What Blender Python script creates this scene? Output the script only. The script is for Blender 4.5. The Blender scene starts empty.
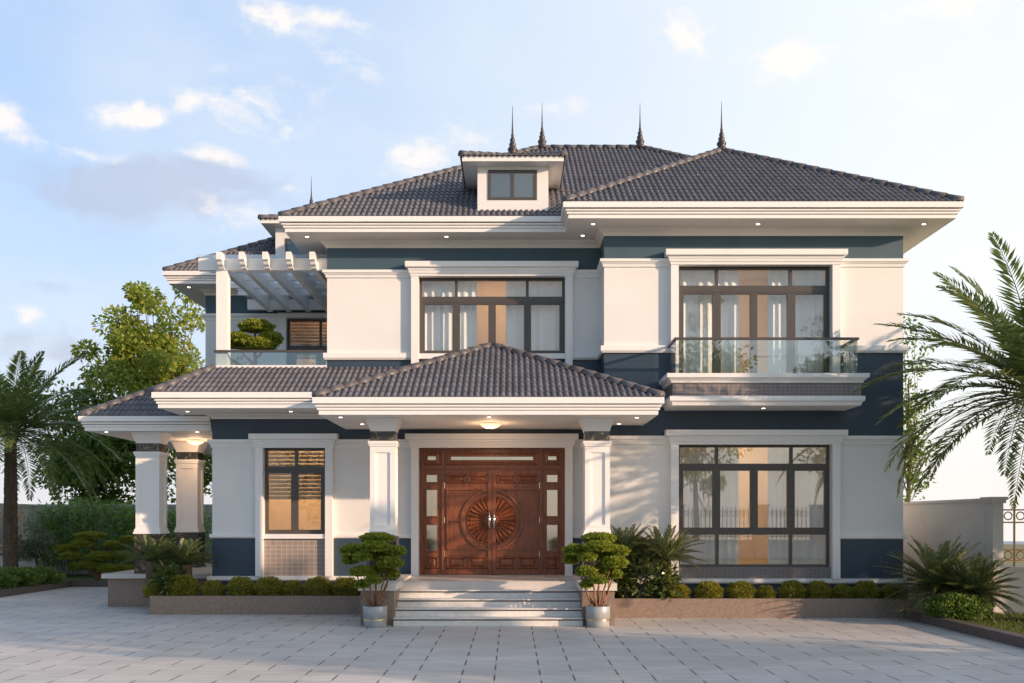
import bpy, bmesh, math, random
import numpy as np
from mathutils import Vector, Matrix

R = math.radians
scene = bpy.context.scene
COL = scene.collection

# ------------------------------------------------------------------ camera, world, sun, exposure
EYE = 1.88
cam_d = bpy.data.cameras.new("camera")
cam = bpy.data.objects.new("camera", cam_d)
COL.objects.link(cam)
cam.location = (0, 0, EYE)
cam.rotation_euler = (R(90), 0, 0)
cam_d.sensor_width = 36.0
cam_d.lens = 35.0
cam_d.shift_y = 178.5 / 1024.0
cam_d.clip_start = 0.1
cam_d.clip_end = 8000
scene.camera = cam

SUN_AZ = 61.0      # degrees to the right of the direction from the house to the camera
SUN_EL = 13.4
sdir = Vector((math.sin(R(SUN_AZ)) * math.cos(R(SUN_EL)), -math.cos(R(SUN_AZ)) * math.cos(R(SUN_EL)), math.sin(R(SUN_EL))))
sun_d = bpy.data.lights.new("sun", 'SUN')
sun_d.energy = 3.5
sun_d.angle = R(0.6)
sun_d.color = (1.0, 0.69, 0.47)
sun = bpy.data.objects.new("sun", sun_d)
COL.objects.link(sun)
sun.location = (30, -20, 25)
sun.rotation_euler = sdir.to_track_quat('Z', 'Y').to_euler()

scene.view_settings.view_transform = 'Standard'
scene.view_settings.look = 'None'
scene.view_settings.gamma = 1.0
scene.view_settings.exposure = 0.66
scene.render.engine = 'CYCLES'
scene.cycles.use_denoising = True
scene.cycles.max_bounces = 8
scene.cycles.transparent_max_bounces = 16
scene.cycles.caustics_reflective = False
scene.cycles.caustics_refractive = False
scene.cycles.sample_clamp_indirect = 6.0

world = bpy.data.worlds.new("World")
scene.world = world
world.use_nodes = True
def build_world():
    nt = world.node_tree; N = nt.nodes; L = nt.links
    N.clear()
    out = N.new('ShaderNodeOutputWorld'); bg = N.new('ShaderNodeBackground')
    L.new(bg.outputs[0], out.inputs[0])
    bg.inputs['Strength'].default_value = 0.15
    sky = N.new('ShaderNodeTexSky'); sky.sky_type = 'NISHITA'
    sky.sun_disc = False
    sky.sun_elevation = R(SUN_EL)
    sky.sun_rotation = R(180 - SUN_AZ)
    sky.altitude = 0; sky.air_density = 1.0; sky.dust_density = 1.6; sky.ozone_density = 2.6
    def M(op, a, b=None, c=None):
        n = N.new('ShaderNodeMath'); n.operation = op
        for i, x in enumerate((a, b, c)):
            if x is None: continue
            if isinstance(x, (int, float)): n.inputs[i].default_value = x
            else: L.new(x, n.inputs[i])
        return n.outputs[0]
    tc = N.new('ShaderNodeTexCoord')
    wn = N.new('ShaderNodeTexNoise'); wn.inputs['Scale'].default_value = 14; wn.inputs['Detail'].default_value = 6; L.new(tc.outputs['Generated'], wn.inputs['Vector'])
    wv = N.new('ShaderNodeVectorMath'); wv.operation = 'MULTIPLY_ADD'; wv.inputs[1].default_value = (.07, .07, .035); L.new(wn.outputs['Color'], wv.inputs[0])
    ws = N.new('ShaderNodeVectorMath'); ws.operation = 'SUBTRACT'; L.new(tc.outputs['Generated'], ws.inputs[0]); ws.inputs[1].default_value = (.035, .035, .0175); L.new(ws.outputs[0], wv.inputs[2])
    sep = N.new('ShaderNodeSeparateXYZ'); L.new(wv.outputs[0], sep.inputs[0])
    X, Y, Z = sep.outputs
    az = M('ARCTAN2', X, Y)
    hor = M('SQRT', M('ADD', M('MULTIPLY', X, X), M('MULTIPLY', Y, Y)))
    el = M('ARCTAN2', Z, hor)
    cmb = N.new('ShaderNodeCombineXYZ')
    L.new(az, cmb.inputs[0]); L.new(M('MULTIPLY', el, 1.7), cmb.inputs[1])
    def noise(scale, detail, rough, off=0.0):
        mp = N.new('ShaderNodeMapping'); L.new(cmb.outputs[0], mp.inputs[0]); mp.inputs['Location'].default_value = (off, off * .7, off * .3)
        n = N.new('ShaderNodeTexNoise'); L.new(mp.outputs[0], n.inputs['Vector'])
        n.inputs['Scale'].default_value = scale; n.inputs['Detail'].default_value = detail; n.inputs['Roughness'].default_value = rough
        return n.outputs[0]
    n1 = noise(15, 10, 0.62, 3.1); n3 = noise(9, 8, 0.55, 5.3); n2 = noise(3.6, 6, 0.55, 7.7)
    def blob(px, py, w, h):
        u = (px - 512) / 995.6; v = (520 - py) / 995.6
        a0 = math.atan2(u, 1); e0 = math.atan2(v, math.hypot(u, 1))
        da = M('DIVIDE', M('SUBTRACT', az, a0), w / 995.6)
        de = M('DIVIDE', M('SUBTRACT', el, e0), h / 995.6)
        d2 = M('ADD', M('MULTIPLY', da, da), M('MULTIPLY', de, de))
        return M('POWER', 2.718, M('MULTIPLY', d2, -1.0))
    def acc(blobs):
        s = None
        for b in blobs:
            o = blob(*b[:4]); o = M('MULTIPLY', o, b[4]) if len(b) > 4 else o
            s = o if s is None else M('ADD', s, o)
        return s
    bright = acc([(272, 22, 32, 20), (355, 60, 45, 28, .8), (250, 108, 75, 22), (125, 110, 34, 12), (410, 160, 36, 26), (228, 218, 42, 24, .9),
                  (8, 122, 26, 16, .8), (480, 130, 40, 20, .7), (680, 32, 30, 16), (770, 60, 48, 16, .8), (940, 6, 60, 12, .8), (215, 160, 40, 10, .7), (95, 158, 60, 10, .6),
                  (12, 318, 18, 10, .9), (1010, 320, 120, 60, .4), (900, 100, 160, 90, .35), (150, 118, 16, 8, .8), (65, 148, 22, 8, .7), (300, 190, 30, 8, .6), (560, 110, 60, 12, .45), (620, 80, 60, 10, .4), (330, 25, 60, 10, .4), (455, 60, 70, 12, .35), (170, 60, 60, 10, .35)])
    grey = acc([(150, 190, 110, 32), (215, 180, 60, 22, .7), (60, 178, 55, 16, .6), (40, 342, 80, 14, 1.1), (45, 290, 40, 8, .6), (20, 350, 60, 10, .8)])
    # everywhere else: soft scattered fair-weather cloud, so that reflections have a sky too
    front = M('SMOOTH_MIN', M('MAXIMUM', Y, 0.0), 0.6, 0.1)
    other = M('MULTIPLY', M('SUBTRACT', 0.6, front), 0.45)
    def ramp(x, lo, hi):
        n = N.new('ShaderNodeMapRange'); n.interpolation_type = 'SMOOTHSTEP'
        L.new(x, n.inputs[0]); n.inputs[1].default_value = lo; n.inputs[2].default_value = hi
        return n.outputs[0]
    bb = M('MINIMUM', bright, 1.0); gg = M('MINIMUM', grey, 1.15)
    mb_ = ramp(M('ADD', M('MULTIPLY', M('ADD', bb, other), 0.62), M('MULTIPLY', M('SUBTRACT', n1, 0.5), M('MULTIPLY_ADD', bb, 2.4, 0.8))), 0.20, 0.85)
    mg_ = ramp(M('ADD', M('MULTIPLY', gg, 0.75), M('MULTIPLY', M('SUBTRACT', n3, 0.5), M('MULTIPLY', M('ADD', gg, 0.25), 3.4))), 0.15, 0.95)
    veil = ramp(n2, 0.40, 0.75)
    def mix(fac, a, b, k=1.0):
        m = N.new('ShaderNodeMix'); m.data_type = 'RGBA'; m.clamp_factor = True
        L.new(M('MULTIPLY', fac, k) if not isinstance(fac, float) else M('MULTIPLY', fac, k), m.inputs[0])
        for s, i in ((a, 6), (b, 7)):
            if isinstance(s, tuple): m.inputs[i].default_value = s
            else: L.new(s, m.inputs[i])
        return m.outputs[2]
    # pale humid haze: stronger towards the horizon and towards the right
    hz = M('ADD', M('MULTIPLY', ramp(az, -0.45, 0.50), 0.85), M('MULTIPLY', M('SUBTRACT', 1.0, ramp(el, -0.02, 0.40)), 0.30))
    fwd = ramp(Y, -0.2, 0.75)
    c = mix(fwd, sky.outputs[0], SKY_FRONT, 0.80)
    c = mix(M('MULTIPLY', hz, M('MULTIPLY_ADD', fwd, 0.55, 0.45)), c, SKY_HAZE, 1.0)
    c = mix(M('MULTIPLY', veil, fwd), c, SKY_VEIL, 0.5)
    c = mix(ramp(el, 0.20, -0.02), c, SKY_WARM, 0.55)
    c = mix(mg_, c, SKY_GREY, 0.48)
    c = mix(mb_, c, SKY_CLOUD, 0.85)
    L.new(c, bg.inputs['Color'])
SKY_FRONT = (2.35, 3.1, 4.35, 1)
SKY_HAZE = (4.35, 4.5, 4.5, 1)
SKY_VEIL = (3.4, 3.75, 4.15, 1)
SKY_WARM = (4.2, 3.65, 3.3, 1)
SKY_GREY = (2.15, 2.25, 2.8, 1)
SKY_CLOUD = (4.6, 4.3, 4.05, 1)
build_world()

# ------------------------------------------------------------------ helpers
F = 995.6
def px(x, Y): return (x - 512) * Y / F
def pz(y, Y): return EYE + (520 - y) * Y / F

class MB:
    def __init__(s): s.v = []; s.f = []; s.m = []
    def quad(s, a, b, c, d, m=0):
        i = len(s.v); s.v += [tuple(a), tuple(b), tuple(c), tuple(d)]; s.f.append((i, i+1, i+2, i+3)); s.m.append(m)
    def box(s, x0, x1, y0, y1, z0, z1, m=0):
        i = len(s.v)
        s.v += [(x0,y0,z0),(x1,y0,z0),(x1,y1,z0),(x0,y1,z0),(x0,y0,z1),(x1,y0,z1),(x1,y1,z1),(x0,y1,z1)]
        for f in ((0,3,2,1),(4,5,6,7),(0,1,5,4),(1,2,6,5),(2,3,7,6),(3,0,4,7)):
            s.f.append(tuple(i+k for k in f)); s.m.append(m)
        return s
    def frustum(s, r0, z0, r1, z1, m=0):        # r = (x0,x1,y0,y1)
        i = len(s.v)
        for r, z in ((r0, z0), (r1, z1)):
            s.v += [(r[0],r[2],z),(r[1],r[2],z),(r[1],r[3],z),(r[0],r[3],z)]
        for f in ((0,3,2,1),(4,5,6,7),(0,1,5,4),(1,2,6,5),(2,3,7,6),(3,0,4,7)):
            s.f.append(tuple(i+k for k in f)); s.m.append(m)
        return s
    def prism(s, pts, z0, z1, m=0):             # vertical prism from a 2-D outline
        i = len(s.v); n = len(pts)
        s.v += [(p[0],p[1],z0) for p in pts] + [(p[0],p[1],z1) for p in pts]
        s.f.append(tuple(i+k for k in range(n))[::-1]); s.m.append(m)
        s.f.append(tuple(i+n+k for k in range(n))); s.m.append(m)
        for k in range(n):
            s.f.append((i+k, i+(k+1)%n, i+n+(k+1)%n, i+n+k)); s.m.append(m)
        return s
    def sweep(s, path, prof, m=0):              # mitred moulding; prof = closed loop of (out, z)
        P = [Vector(p) for p in path]; n = len(P); k = len(prof); i = len(s.v)
        for j in range(n):
            ns = []
            if j > 0: d = (P[j]-P[j-1]).normalized(); ns.append(Vector((d.y,-d.x)))
            if j < n-1: d = (P[j+1]-P[j]).normalized(); ns.append(Vector((d.y,-d.x)))
            mi = ns[0] if len(ns) == 1 else (ns[0]+ns[1]) / (1 + ns[0].dot(ns[1]))
            for o, z in prof: s.v.append((P[j].x+mi.x*o, P[j].y+mi.y*o, z))
        for j in range(n-1):
            for q in range(k):
                a = i+j*k+q; b = i+j*k+(q+1)%k
                s.f.append((a, b, b+k, a+k)); s.m.append(m)
        s.f.append(tuple(i+q for q in range(k))); s.m.append(m)
        s.f.append(tuple(i+(n-1)*k+q for q in range(k))[::-1]); s.m.append(m)
        return s
    def lathe(s, prof, c=(0,0,0), seg=20, m=0, cap=True):   # prof = [(r,z)]
        i = len(s.v); n = len(prof)
        for r, z in prof:
            for k in range(seg):
                a = 2*math.pi*k/seg; s.v.append((c[0]+r*math.cos(a), c[1]+r*math.sin(a), c[2]+z))
        for j in range(n-1):
            for k in range(seg):
                a = i+j*seg+k; b = i+j*seg+(k+1)%seg
                s.f.append((a, b, b+seg, a+seg)); s.m.append(m)
        if cap:
            s.f.append(tuple(i+k for k in range(seg))[::-1]); s.m.append(m)
            s.f.append(tuple(i+(n-1)*seg+k for k in range(seg))); s.m.append(m)
        return s
    def tube(s, pts, rad, seg=8, m=0):
        P = [Vector(p) for p in pts]; n = len(P); i = len(s.v)
        rad = rad if isinstance(rad, (list, tuple)) else [rad]*n
        up = Vector((0.13, 0.21, 1)).normalized()
        for j in range(n):
            d = (P[min(j+1,n-1)]-P[max(j-1,0)]).normalized()
            u = up if abs(d.dot(up)) < 0.95 else Vector((1,0.1,0)).normalized()
            a = d.cross(u).normalized(); b = d.cross(a).normalized()
            for k in range(seg):
                t = 2*math.pi*k/seg
                s.v.append(tuple(P[j]+(a*math.cos(t)+b*math.sin(t))*rad[j]))
        for j in range(n-1):
            for k in range(seg):
                a = i+j*seg+k; b = i+j*seg+(k+1)%seg
                s.f.append((a, b, b+seg, a+seg)); s.m.append(m)
        s.f.append(tuple(i+k for k in range(seg))[::-1]); s.m.append(m)
        s.f.append(tuple(i+(n-1)*seg+k for k in range(seg))); s.m.append(m)
        return s
    def mesh(s, name, mats, smooth=False, recalc=True):
        me = bpy.data.meshes.new(name)
        me.from_pydata(s.v, [], s.f)
        for mt in (mats if isinstance(mats, (list, tuple)) else [mats]): me.materials.append(mt)
        me.polygons.foreach_set('material_index', s.m)
        if recalc:
            bm = bmesh.new(); bm.from_mesh(me); bmesh.ops.recalc_face_normals(bm, faces=bm.faces); bm.to_mesh(me); bm.free()
        if smooth: me.polygons.foreach_set('use_smooth', [True]*len(me.polygons))
        me.update()
        return me
    def build(s, name, mats, parent=None, smooth=False, recalc=True):
        return link(name, s.mesh(name, mats, smooth, recalc), parent)

def link(name, me, parent=None):
    o = bpy.data.objects.new(name, me); COL.objects.link(o)
    if parent is not None:
        o.parent = parent
        if parent.parent is None and parent.type == 'EMPTY': o.location = -Vector(parent.location) if parent.get('world_parts') else (0,0,0)
    return o
def tag(o, label=None, cat=None, group=None, kind=None):
    if label: o['label'] = label
    if cat: o['category'] = cat
    if group: o['group'] = group
    if kind: o['kind'] = kind
    return o
def thing(name, label, cat, loc=(0,0,0), rz=0, group=None, world=False):
    o = bpy.data.objects.new(name, None); COL.objects.link(o)
    o.location = loc; o.rotation_euler = (0,0,rz); o.empty_display_size = .3
    if world: o['world_parts'] = True       # its parts are modelled in world coordinates
    return tag(o, label, cat, group)
def copy_tree(o, parent=None):
    c = o.copy(); COL.objects.link(c)
    if parent is not None: c.parent = parent
    for ch in list(o.children): copy_tree(ch, c)
    return c

# ------------------------------------------------------------------ materials
def new_mat(name):
    m = bpy.data.materials.new(name); m.use_nodes = True
    nt = m.node_tree; b = nt.nodes['Principled BSDF']
    return m, nt, b
def setc(nt, b, col, amt, scale, detail=5, stretch=(1,1,1), dark=None):
    tc = nt.nodes.new('ShaderNodeTexCoord'); mp = nt.nodes.new('ShaderNodeMapping'); mp.inputs['Scale'].default_value = stretch
    nz = nt.nodes.new('ShaderNodeTexNoise'); nz.inputs['Scale'].default_value = scale; nz.inputs['Detail'].default_value = detail; nz.inputs['Roughness'].default_value = .6
    rp = nt.nodes.new('ShaderNodeValToRGB')
    nt.links.new(tc.outputs['Object'], mp.inputs[0]); nt.links.new(mp.outputs[0], nz.inputs['Vector']); nt.links.new(nz.outputs[0], rp.inputs[0])
    lo = dark or tuple(c*(1-amt) for c in col); hi = tuple(min(1, c*(1+amt)) for c in col)
    rp.color_ramp.elements[0].position = .3; rp.color_ramp.elements[0].color = (*lo, 1)
    rp.color_ramp.elements[1].position = .7; rp.color_ramp.elements[1].color = (*hi, 1)
    nt.links.new(rp.outputs[0], b.inputs['Base Color'])
    return nz, rp, tc, mp
def bump(nt, b, src, strength, dist=.01):
    bp = nt.nodes.new('ShaderNodeBump'); bp.inputs['Strength'].default_value = strength; bp.inputs['Distance'].default_value = dist
    nt.links.new(src, bp.inputs['Height']); nt.links.new(bp.outputs[0], b.inputs['Normal']); return bp
def mat(name, col, rough=.5, amt=.06, scale=3, bmp=.15, bscale=60, metal=0, spec=.5, stretch=(1,1,1), detail=5):
    m, nt, b = new_mat(name)
    nz, rp, tc, mp = setc(nt, b, col, amt, scale, detail, stretch)
    b.inputs['Roughness'].default_value = rough; b.inputs['Metallic'].default_value = metal
    b.inputs['Specular IOR Level'].default_value = spec
    if bmp:
        n2 = nt.nodes.new('ShaderNodeTexNoise'); n2.inputs['Scale'].default_value = bscale; n2.inputs['Detail'].default_value = 4
        nt.links.new(mp.outputs[0], n2.inputs['Vector']); bump(nt, b, n2.outputs[0], bmp)
    return m
def emit(name, col, strength):
    m, nt, b = new_mat(name)
    b.inputs['Base Color'].default_value = (*col, 1); b.inputs['Emission Color'].default_value = (*col, 1); b.inputs['Emission Strength'].default_value = strength
    return m
def glass(name, tint=(.93,.97,.97), refl=1.0, rough=0.0):
    m = bpy.data.materials.new(name); m.use_nodes = True; nt = m.node_tree; nt.nodes.clear()
    out = nt.nodes.new('ShaderNodeOutputMaterial'); mx = nt.nodes.new('ShaderNodeMixShader')
    tr = nt.nodes.new('ShaderNodeBsdfTransparent'); gl = nt.nodes.new('ShaderNodeBsdfGlossy')
    tr.inputs[0].default_value = (*tint, 1); gl.inputs['Roughness'].default_value = rough
    # Schlick reflectance, the same from either side of a thin pane
    ge = nt.nodes.new('ShaderNodeNewGeometry'); dt = nt.nodes.new('ShaderNodeVectorMath'); dt.operation = 'DOT_PRODUCT'
    nt.links.new(ge.outputs['Normal'], dt.inputs[0]); nt.links.new(ge.outputs['Incoming'], dt.inputs[1])
    def m1(op, a, b): 
        n = nt.nodes.new('ShaderNodeMath'); n.operation = op
        for i, q in enumerate((a, b)):
            if isinstance(q, (int, float)): n.inputs[i].default_value = q
            elif q is not None: nt.links.new(q, n.inputs[i])
        return n.outputs[0]
    fr = m1('MULTIPLY_ADD', m1('POWER', m1('SUBTRACT', 1.0, m1('ABSOLUTE', dt.outputs['Value'], None)), 5.0), .96); fr.node.inputs[2].default_value = .04
    ma = nt.nodes.new('ShaderNodeMath'); ma.operation = 'MULTIPLY_ADD'; ma.use_clamp = True
    ma.inputs[1].default_value = 1.6; ma.inputs[2].default_value = .05 * refl
    nt.links.new(fr, ma.inputs[0])
    nt.links.new(ma.outputs[0], mx.inputs[0]); nt.links.new(tr.outputs[0], mx.inputs[1]); nt.links.new(gl.outputs[0], mx.inputs[2]); nt.links.new(mx.outputs[0], out.inputs[0])
    return m
def leafmat(name, a, b_, c, transl=.35, rough=.45, spec=.4):
    """three greens picked per leaf"""
    m, nt, b = new_mat(name)
    g = nt.nodes.new('ShaderNodeNewGeometry'); rp = nt.nodes.new('ShaderNodeValToRGB')
    e = rp.color_ramp.elements; e[0].color = (*a, 1); e[1].color = (*c, 1); e[1].position = 1; k = e.new(.5); k.color = (*b_, 1)
    nt.links.new(g.outputs['Random Per Island'], rp.inputs[0]); nt.links.new(rp.outputs[0], b.inputs['Base Color'])
    b.inputs['Roughness'].default_value = rough; b.inputs['Specular IOR Level'].default_value = spec
    tl = nt.nodes.new('ShaderNodeBsdfTranslucent'); mx = nt.nodes.new('ShaderNodeMixShader'); mx.inputs[0].default_value = transl
    hs = nt.nodes.new('ShaderNodeHueSaturation'); hs.inputs['Value'].default_value = 1.5; hs.inputs['Hue'].default_value = .485
    nt.links.new(rp.outputs[0], hs.inputs['Color']); nt.links.new(hs.outputs[0], tl.inputs[0])
    out = nt.nodes['Material Output']
    nt.links.new(b.outputs[0], mx.inputs[1]); nt.links.new(tl.outputs[0], mx.inputs[2]); nt.links.new(mx.outputs[0], out.inputs[0])
    return m

CREAM = mat('cream_paint', (.775,.77,.755), .6, .03, 1.2, .06, 120)
WHITE = mat('white_paint', (.84,.83,.815), .5, .02, 2, .04, 120)
BLUE = mat('blue_paint', (.050,.098,.135), .55, .08, 1.5, .06, 120)
NAVY = mat('navy_paint', (.034,.060,.092), .5, .08, 1.5, .06, 120)
FRAME = mat('window_frame_metal', (.075,.066,.060), .38, .08, 6, .03, 60)
SOFFIT = mat('soffit_paint', (.88,.82,.75), .7, .03, 1.5, .04, 90)
def tile_mat():
    m, nt, b = new_mat('roof_tile')
    at = nt.nodes.new('ShaderNodeAttribute'); at.attribute_name = 'tint'
    rp = nt.nodes.new('ShaderNodeValToRGB'); e = rp.color_ramp.elements
    e[0].color = (.078,.078,.094,1); e[1].color = (.176,.173,.192,1)
    nz = nt.nodes.new('ShaderNodeTexNoise'); nz.inputs['Scale'].default_value = 2.2; nz.inputs['Detail'].default_value = 6
    ad = nt.nodes.new('ShaderNodeMath'); ad.operation = 'MULTIPLY_ADD'; ad.inputs[1].default_value = .38
    sc = nt.nodes.new('ShaderNodeMath'); sc.operation = 'MULTIPLY'; sc.inputs[1].default_value = .62
    tc = nt.nodes.new('ShaderNodeTexCoord'); nt.links.new(tc.outputs['Object'], nz.inputs['Vector'])
    nt.links.new(nz.outputs[0], sc.inputs[0]); nt.links.new(at.outputs['Fac'], ad.inputs[0]); nt.links.new(sc.outputs[0], ad.inputs[2])
    nt.links.new(ad.outputs[0], rp.inputs[0]); nt.links.new(rp.outputs[0], b.inputs['Base Color'])
    b.inputs['Roughness'].default_value = .42; b.inputs['Specular IOR Level'].default_value = .5
    n2 = nt.nodes.new('ShaderNodeTexNoise'); n2.inputs['Scale'].default_value = 60; nt.links.new(tc.outputs['Object'], n2.inputs['Vector']); bump(nt, b, n2.outputs[0], .15)
    return m
TILE = tile_mat()
RIDGE = mat('ridge_tile', (.105,.10,.108), .45, .25, 8, .2, 50)
FINIAL = mat('finial_metal', (.055,.045,.045), .4, .2, 10, .1, 40)
GRANITE_BROWN = mat('brown_granite', (.25,.185,.145), .5, .26, 30, .1, 60, detail=8)
GRANITE_STEP = mat('pale_step_stone', (.72,.70,.67), .45, .10, 14, .06, 60, detail=8)
NOSING_SHADE = mat('painted_step_shadow', (.10,.085,.075), .6, .2, 10, .1, 60)  # dark colour standing in for the shade below each tread
PORCHFLOOR = mat('porch_floor_stone', (.60,.56,.52), .35, .06, 6, .04, 60)
def marble_mat():
    m, nt, b = new_mat('dark_marble')
    tc = nt.nodes.new('ShaderNodeTexCoord'); nz = nt.nodes.new('ShaderNodeTexNoise'); nz.inputs['Scale'].default_value = 2.2; nz.inputs['Detail'].default_value = 8; nz.inputs['Distortion'].default_value = 2.2
    rp = nt.nodes.new('ShaderNodeValToRGB'); e = rp.color_ramp.elements
    e[0].position = .47; e[0].color = (.028,.026,.024,1); e[1].position = .53; e[1].color = (.032,.03,.027,1); k = e.new(.5); k.color = (.22,.19,.14,1)
    nt.links.new(tc.outputs['Object'], nz.inputs['Vector']); nt.links.new(nz.outputs[0], rp.inputs[0]); nt.links.new(rp.outputs[0], b.inputs['Base Color'])
    b.inputs['Roughness'].default_value = .15
    return m
MARBLE = marble_mat()
def wood_mat(name, c0, c1, stretch=(14,14,1.2), rough=.36):
    m, nt, b = new_mat(name)
    tc = nt.nodes.new('ShaderNodeTexCoord'); mp = nt.nodes.new('ShaderNodeMapping'); mp.inputs['Scale'].default_value = stretch
    nz = nt.nodes.new('ShaderNodeTexNoise'); nz.inputs['Scale'].default_value = 2.2; nz.inputs['Detail'].default_value = 8; nz.inputs['Distortion'].default_value = .8
    rp = nt.nodes.new('ShaderNodeValToRGB'); e = rp.color_ramp.elements
    e[0].position = .3; e[0].color = (*c0,1); e[1].position = .72; e[1].color = (*c1,1)
    nt.links.new(tc.outputs['Object'], mp.inputs[0]); nt.links.new(mp.outputs[0], nz.inputs['Vector']); nt.links.new(nz.outputs[0], rp.inputs[0]); nt.links.new(rp.outputs[0], b.inputs['Base Color'])
    b.inputs['Roughness'].default_value = rough; bump(nt, b, nz.outputs[0], .12)
    return m
DOORWOOD = wood_mat('door_wood', (.125,.038,.016), (.29,.094,.038))
BLINDWOOD = wood_mat('blind_wood', (.36,.20,.09), (.58,.36,.19), (1.5,14,14), .5)
def mosaic(name, c, grout, w, h):
    m, nt, b = new_mat(name)
    tc = nt.nodes.new('ShaderNodeTexCoord'); mp = nt.nodes.new('ShaderNodeMapping'); mp.inputs['Rotation'].default_value = (R(90),0,0)
    br = nt.nodes.new('ShaderNodeTexBrick'); br.offset = 0
    br.inputs['Color1'].default_value = (*c,1); br.inputs['Color2'].default_value = (*[x*.86 for x in c],1); br.inputs['Mortar'].default_value = (*grout,1)
    br.inputs['Scale'].default_value = 1; br.inputs['Mortar Size'].default_value = .006; br.inputs['Brick Width'].default_value = w; br.inputs['Row Height'].default_value = h
    sp = nt.nodes.new('ShaderNodeSeparateXYZ'); cb = nt.nodes.new('ShaderNodeCombineXYZ')
    nt.links.new(tc.outputs['Object'], sp.inputs[0]); nt.links.new(sp.outputs[0], cb.inputs[0]); nt.links.new(sp.outputs[2], cb.inputs[1])
    nt.links.new(cb.outputs[0], br.inputs['Vector']); nt.links.new(br.outputs[0], b.inputs['Base Color']); b.inputs['Roughness'].default_value = .5
    return m
TILE_BEIGE = mosaic('beige_wall_tile', (.34,.275,.235), (.48,.42,.37), .115, .09)
TILE_GREY = mosaic('grey_wall_tile', (.19,.165,.165), (.26,.235,.23), .09, .06)
GLASS = glass('window_glass', refl=1.6)
GLASS_BRIGHT = glass('reflective_window_glass', refl=4.6)
RAILGLASS = glass('railing_glass', (.955,.985,.975), refl=1.6)
CHROME = mat('chrome', (.78,.78,.78), .16, .02, 4, 0, metal=1)
POTMETAL = mat('pot_steel', (.36,.38,.39), .36, .18, 7, .05, 8, metal=.15)
GOLD = mat('gold_band', (.80,.62,.34), .28, .05, 5, 0, metal=1)
BRONZE = mat('bronze_railing', (.66,.37,.15), .42, .12, 8, .05, 30, metal=0)
IRON = mat('black_railing', (.03,.03,.032), .45, .1, 8, .05, 30)
BARK = mat('bark', (.11,.078,.052), .85, .4, 10, .8, 25, stretch=(1,1,.25))
BARK_RED = mat('bonsai_bark', (.24,.115,.065), .8, .3, 12, .6, 30, stretch=(1,1,.3))
SOIL = mat('soil', (.055,.042,.03), .95, .4, 14, .8, 40)
FENCEWALL = mat('boundary_wall_paint', (.60,.58,.56), .75, .06, 1.3, .2, 40)
INTERIOR = mat('interior_paint', (.78,.62,.45), .7, .03, 2, 0)
INTFLOOR = mat('interior_floor', (.26,.17,.10), .4, .1, 4, 0)
def curtain_mat():
    m, nt, b = new_mat('sheer_curtain')
    b.inputs['Base Color'].default_value = (.95,.945,.94,1); b.inputs['Roughness'].default_value = .9
    tl = nt.nodes.new('ShaderNodeBsdfTranslucent'); tl.inputs[0].default_value = (.86,.85,.84,1)
    mx = nt.nodes.new('ShaderNodeMixShader'); mx.inputs[0].default_value = .10
    out = nt.nodes['Material Output']; nt.links.new(b.outputs[0], mx.inputs[1]); nt.links.new(tl.outputs[0], mx.inputs[2]); nt.links.new(mx.outputs[0], out.inputs[0])
    return m
CURTAIN = curtain_mat()
def panel_mat():
    m, nt, b = new_mat('frosted_roof_panel')
    tl = nt.nodes.new('ShaderNodeBsdfTranslucent'); tl.inputs[0].default_value = (.90,.92,.93,1)
    tr = nt.nodes.new('ShaderNodeBsdfTransparent'); tr.inputs[0].default_value = (.9,.93,.95,1)
    mx = nt.nodes.new('ShaderNodeMixShader'); mx.inputs[0].default_value = .6
    out = nt.nodes['Material Output']; nt.links.new(tl.outputs[0], mx.inputs[1]); nt.links.new(tr.outputs[0], mx.inputs[2]); nt.links.new(mx.outputs[0], out.inputs[0])
    return m
FROST = panel_mat()
LAMP = emit('downlight_glow', (1,.86,.66), 5)
DOME = emit('dome_lamp_glow', (1,.78,.52), .5)
ROOMGLOW = emit('added_room_glow', (1,.66,.36), 34)  # glow for the unseen discs added inside the rooms

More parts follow.
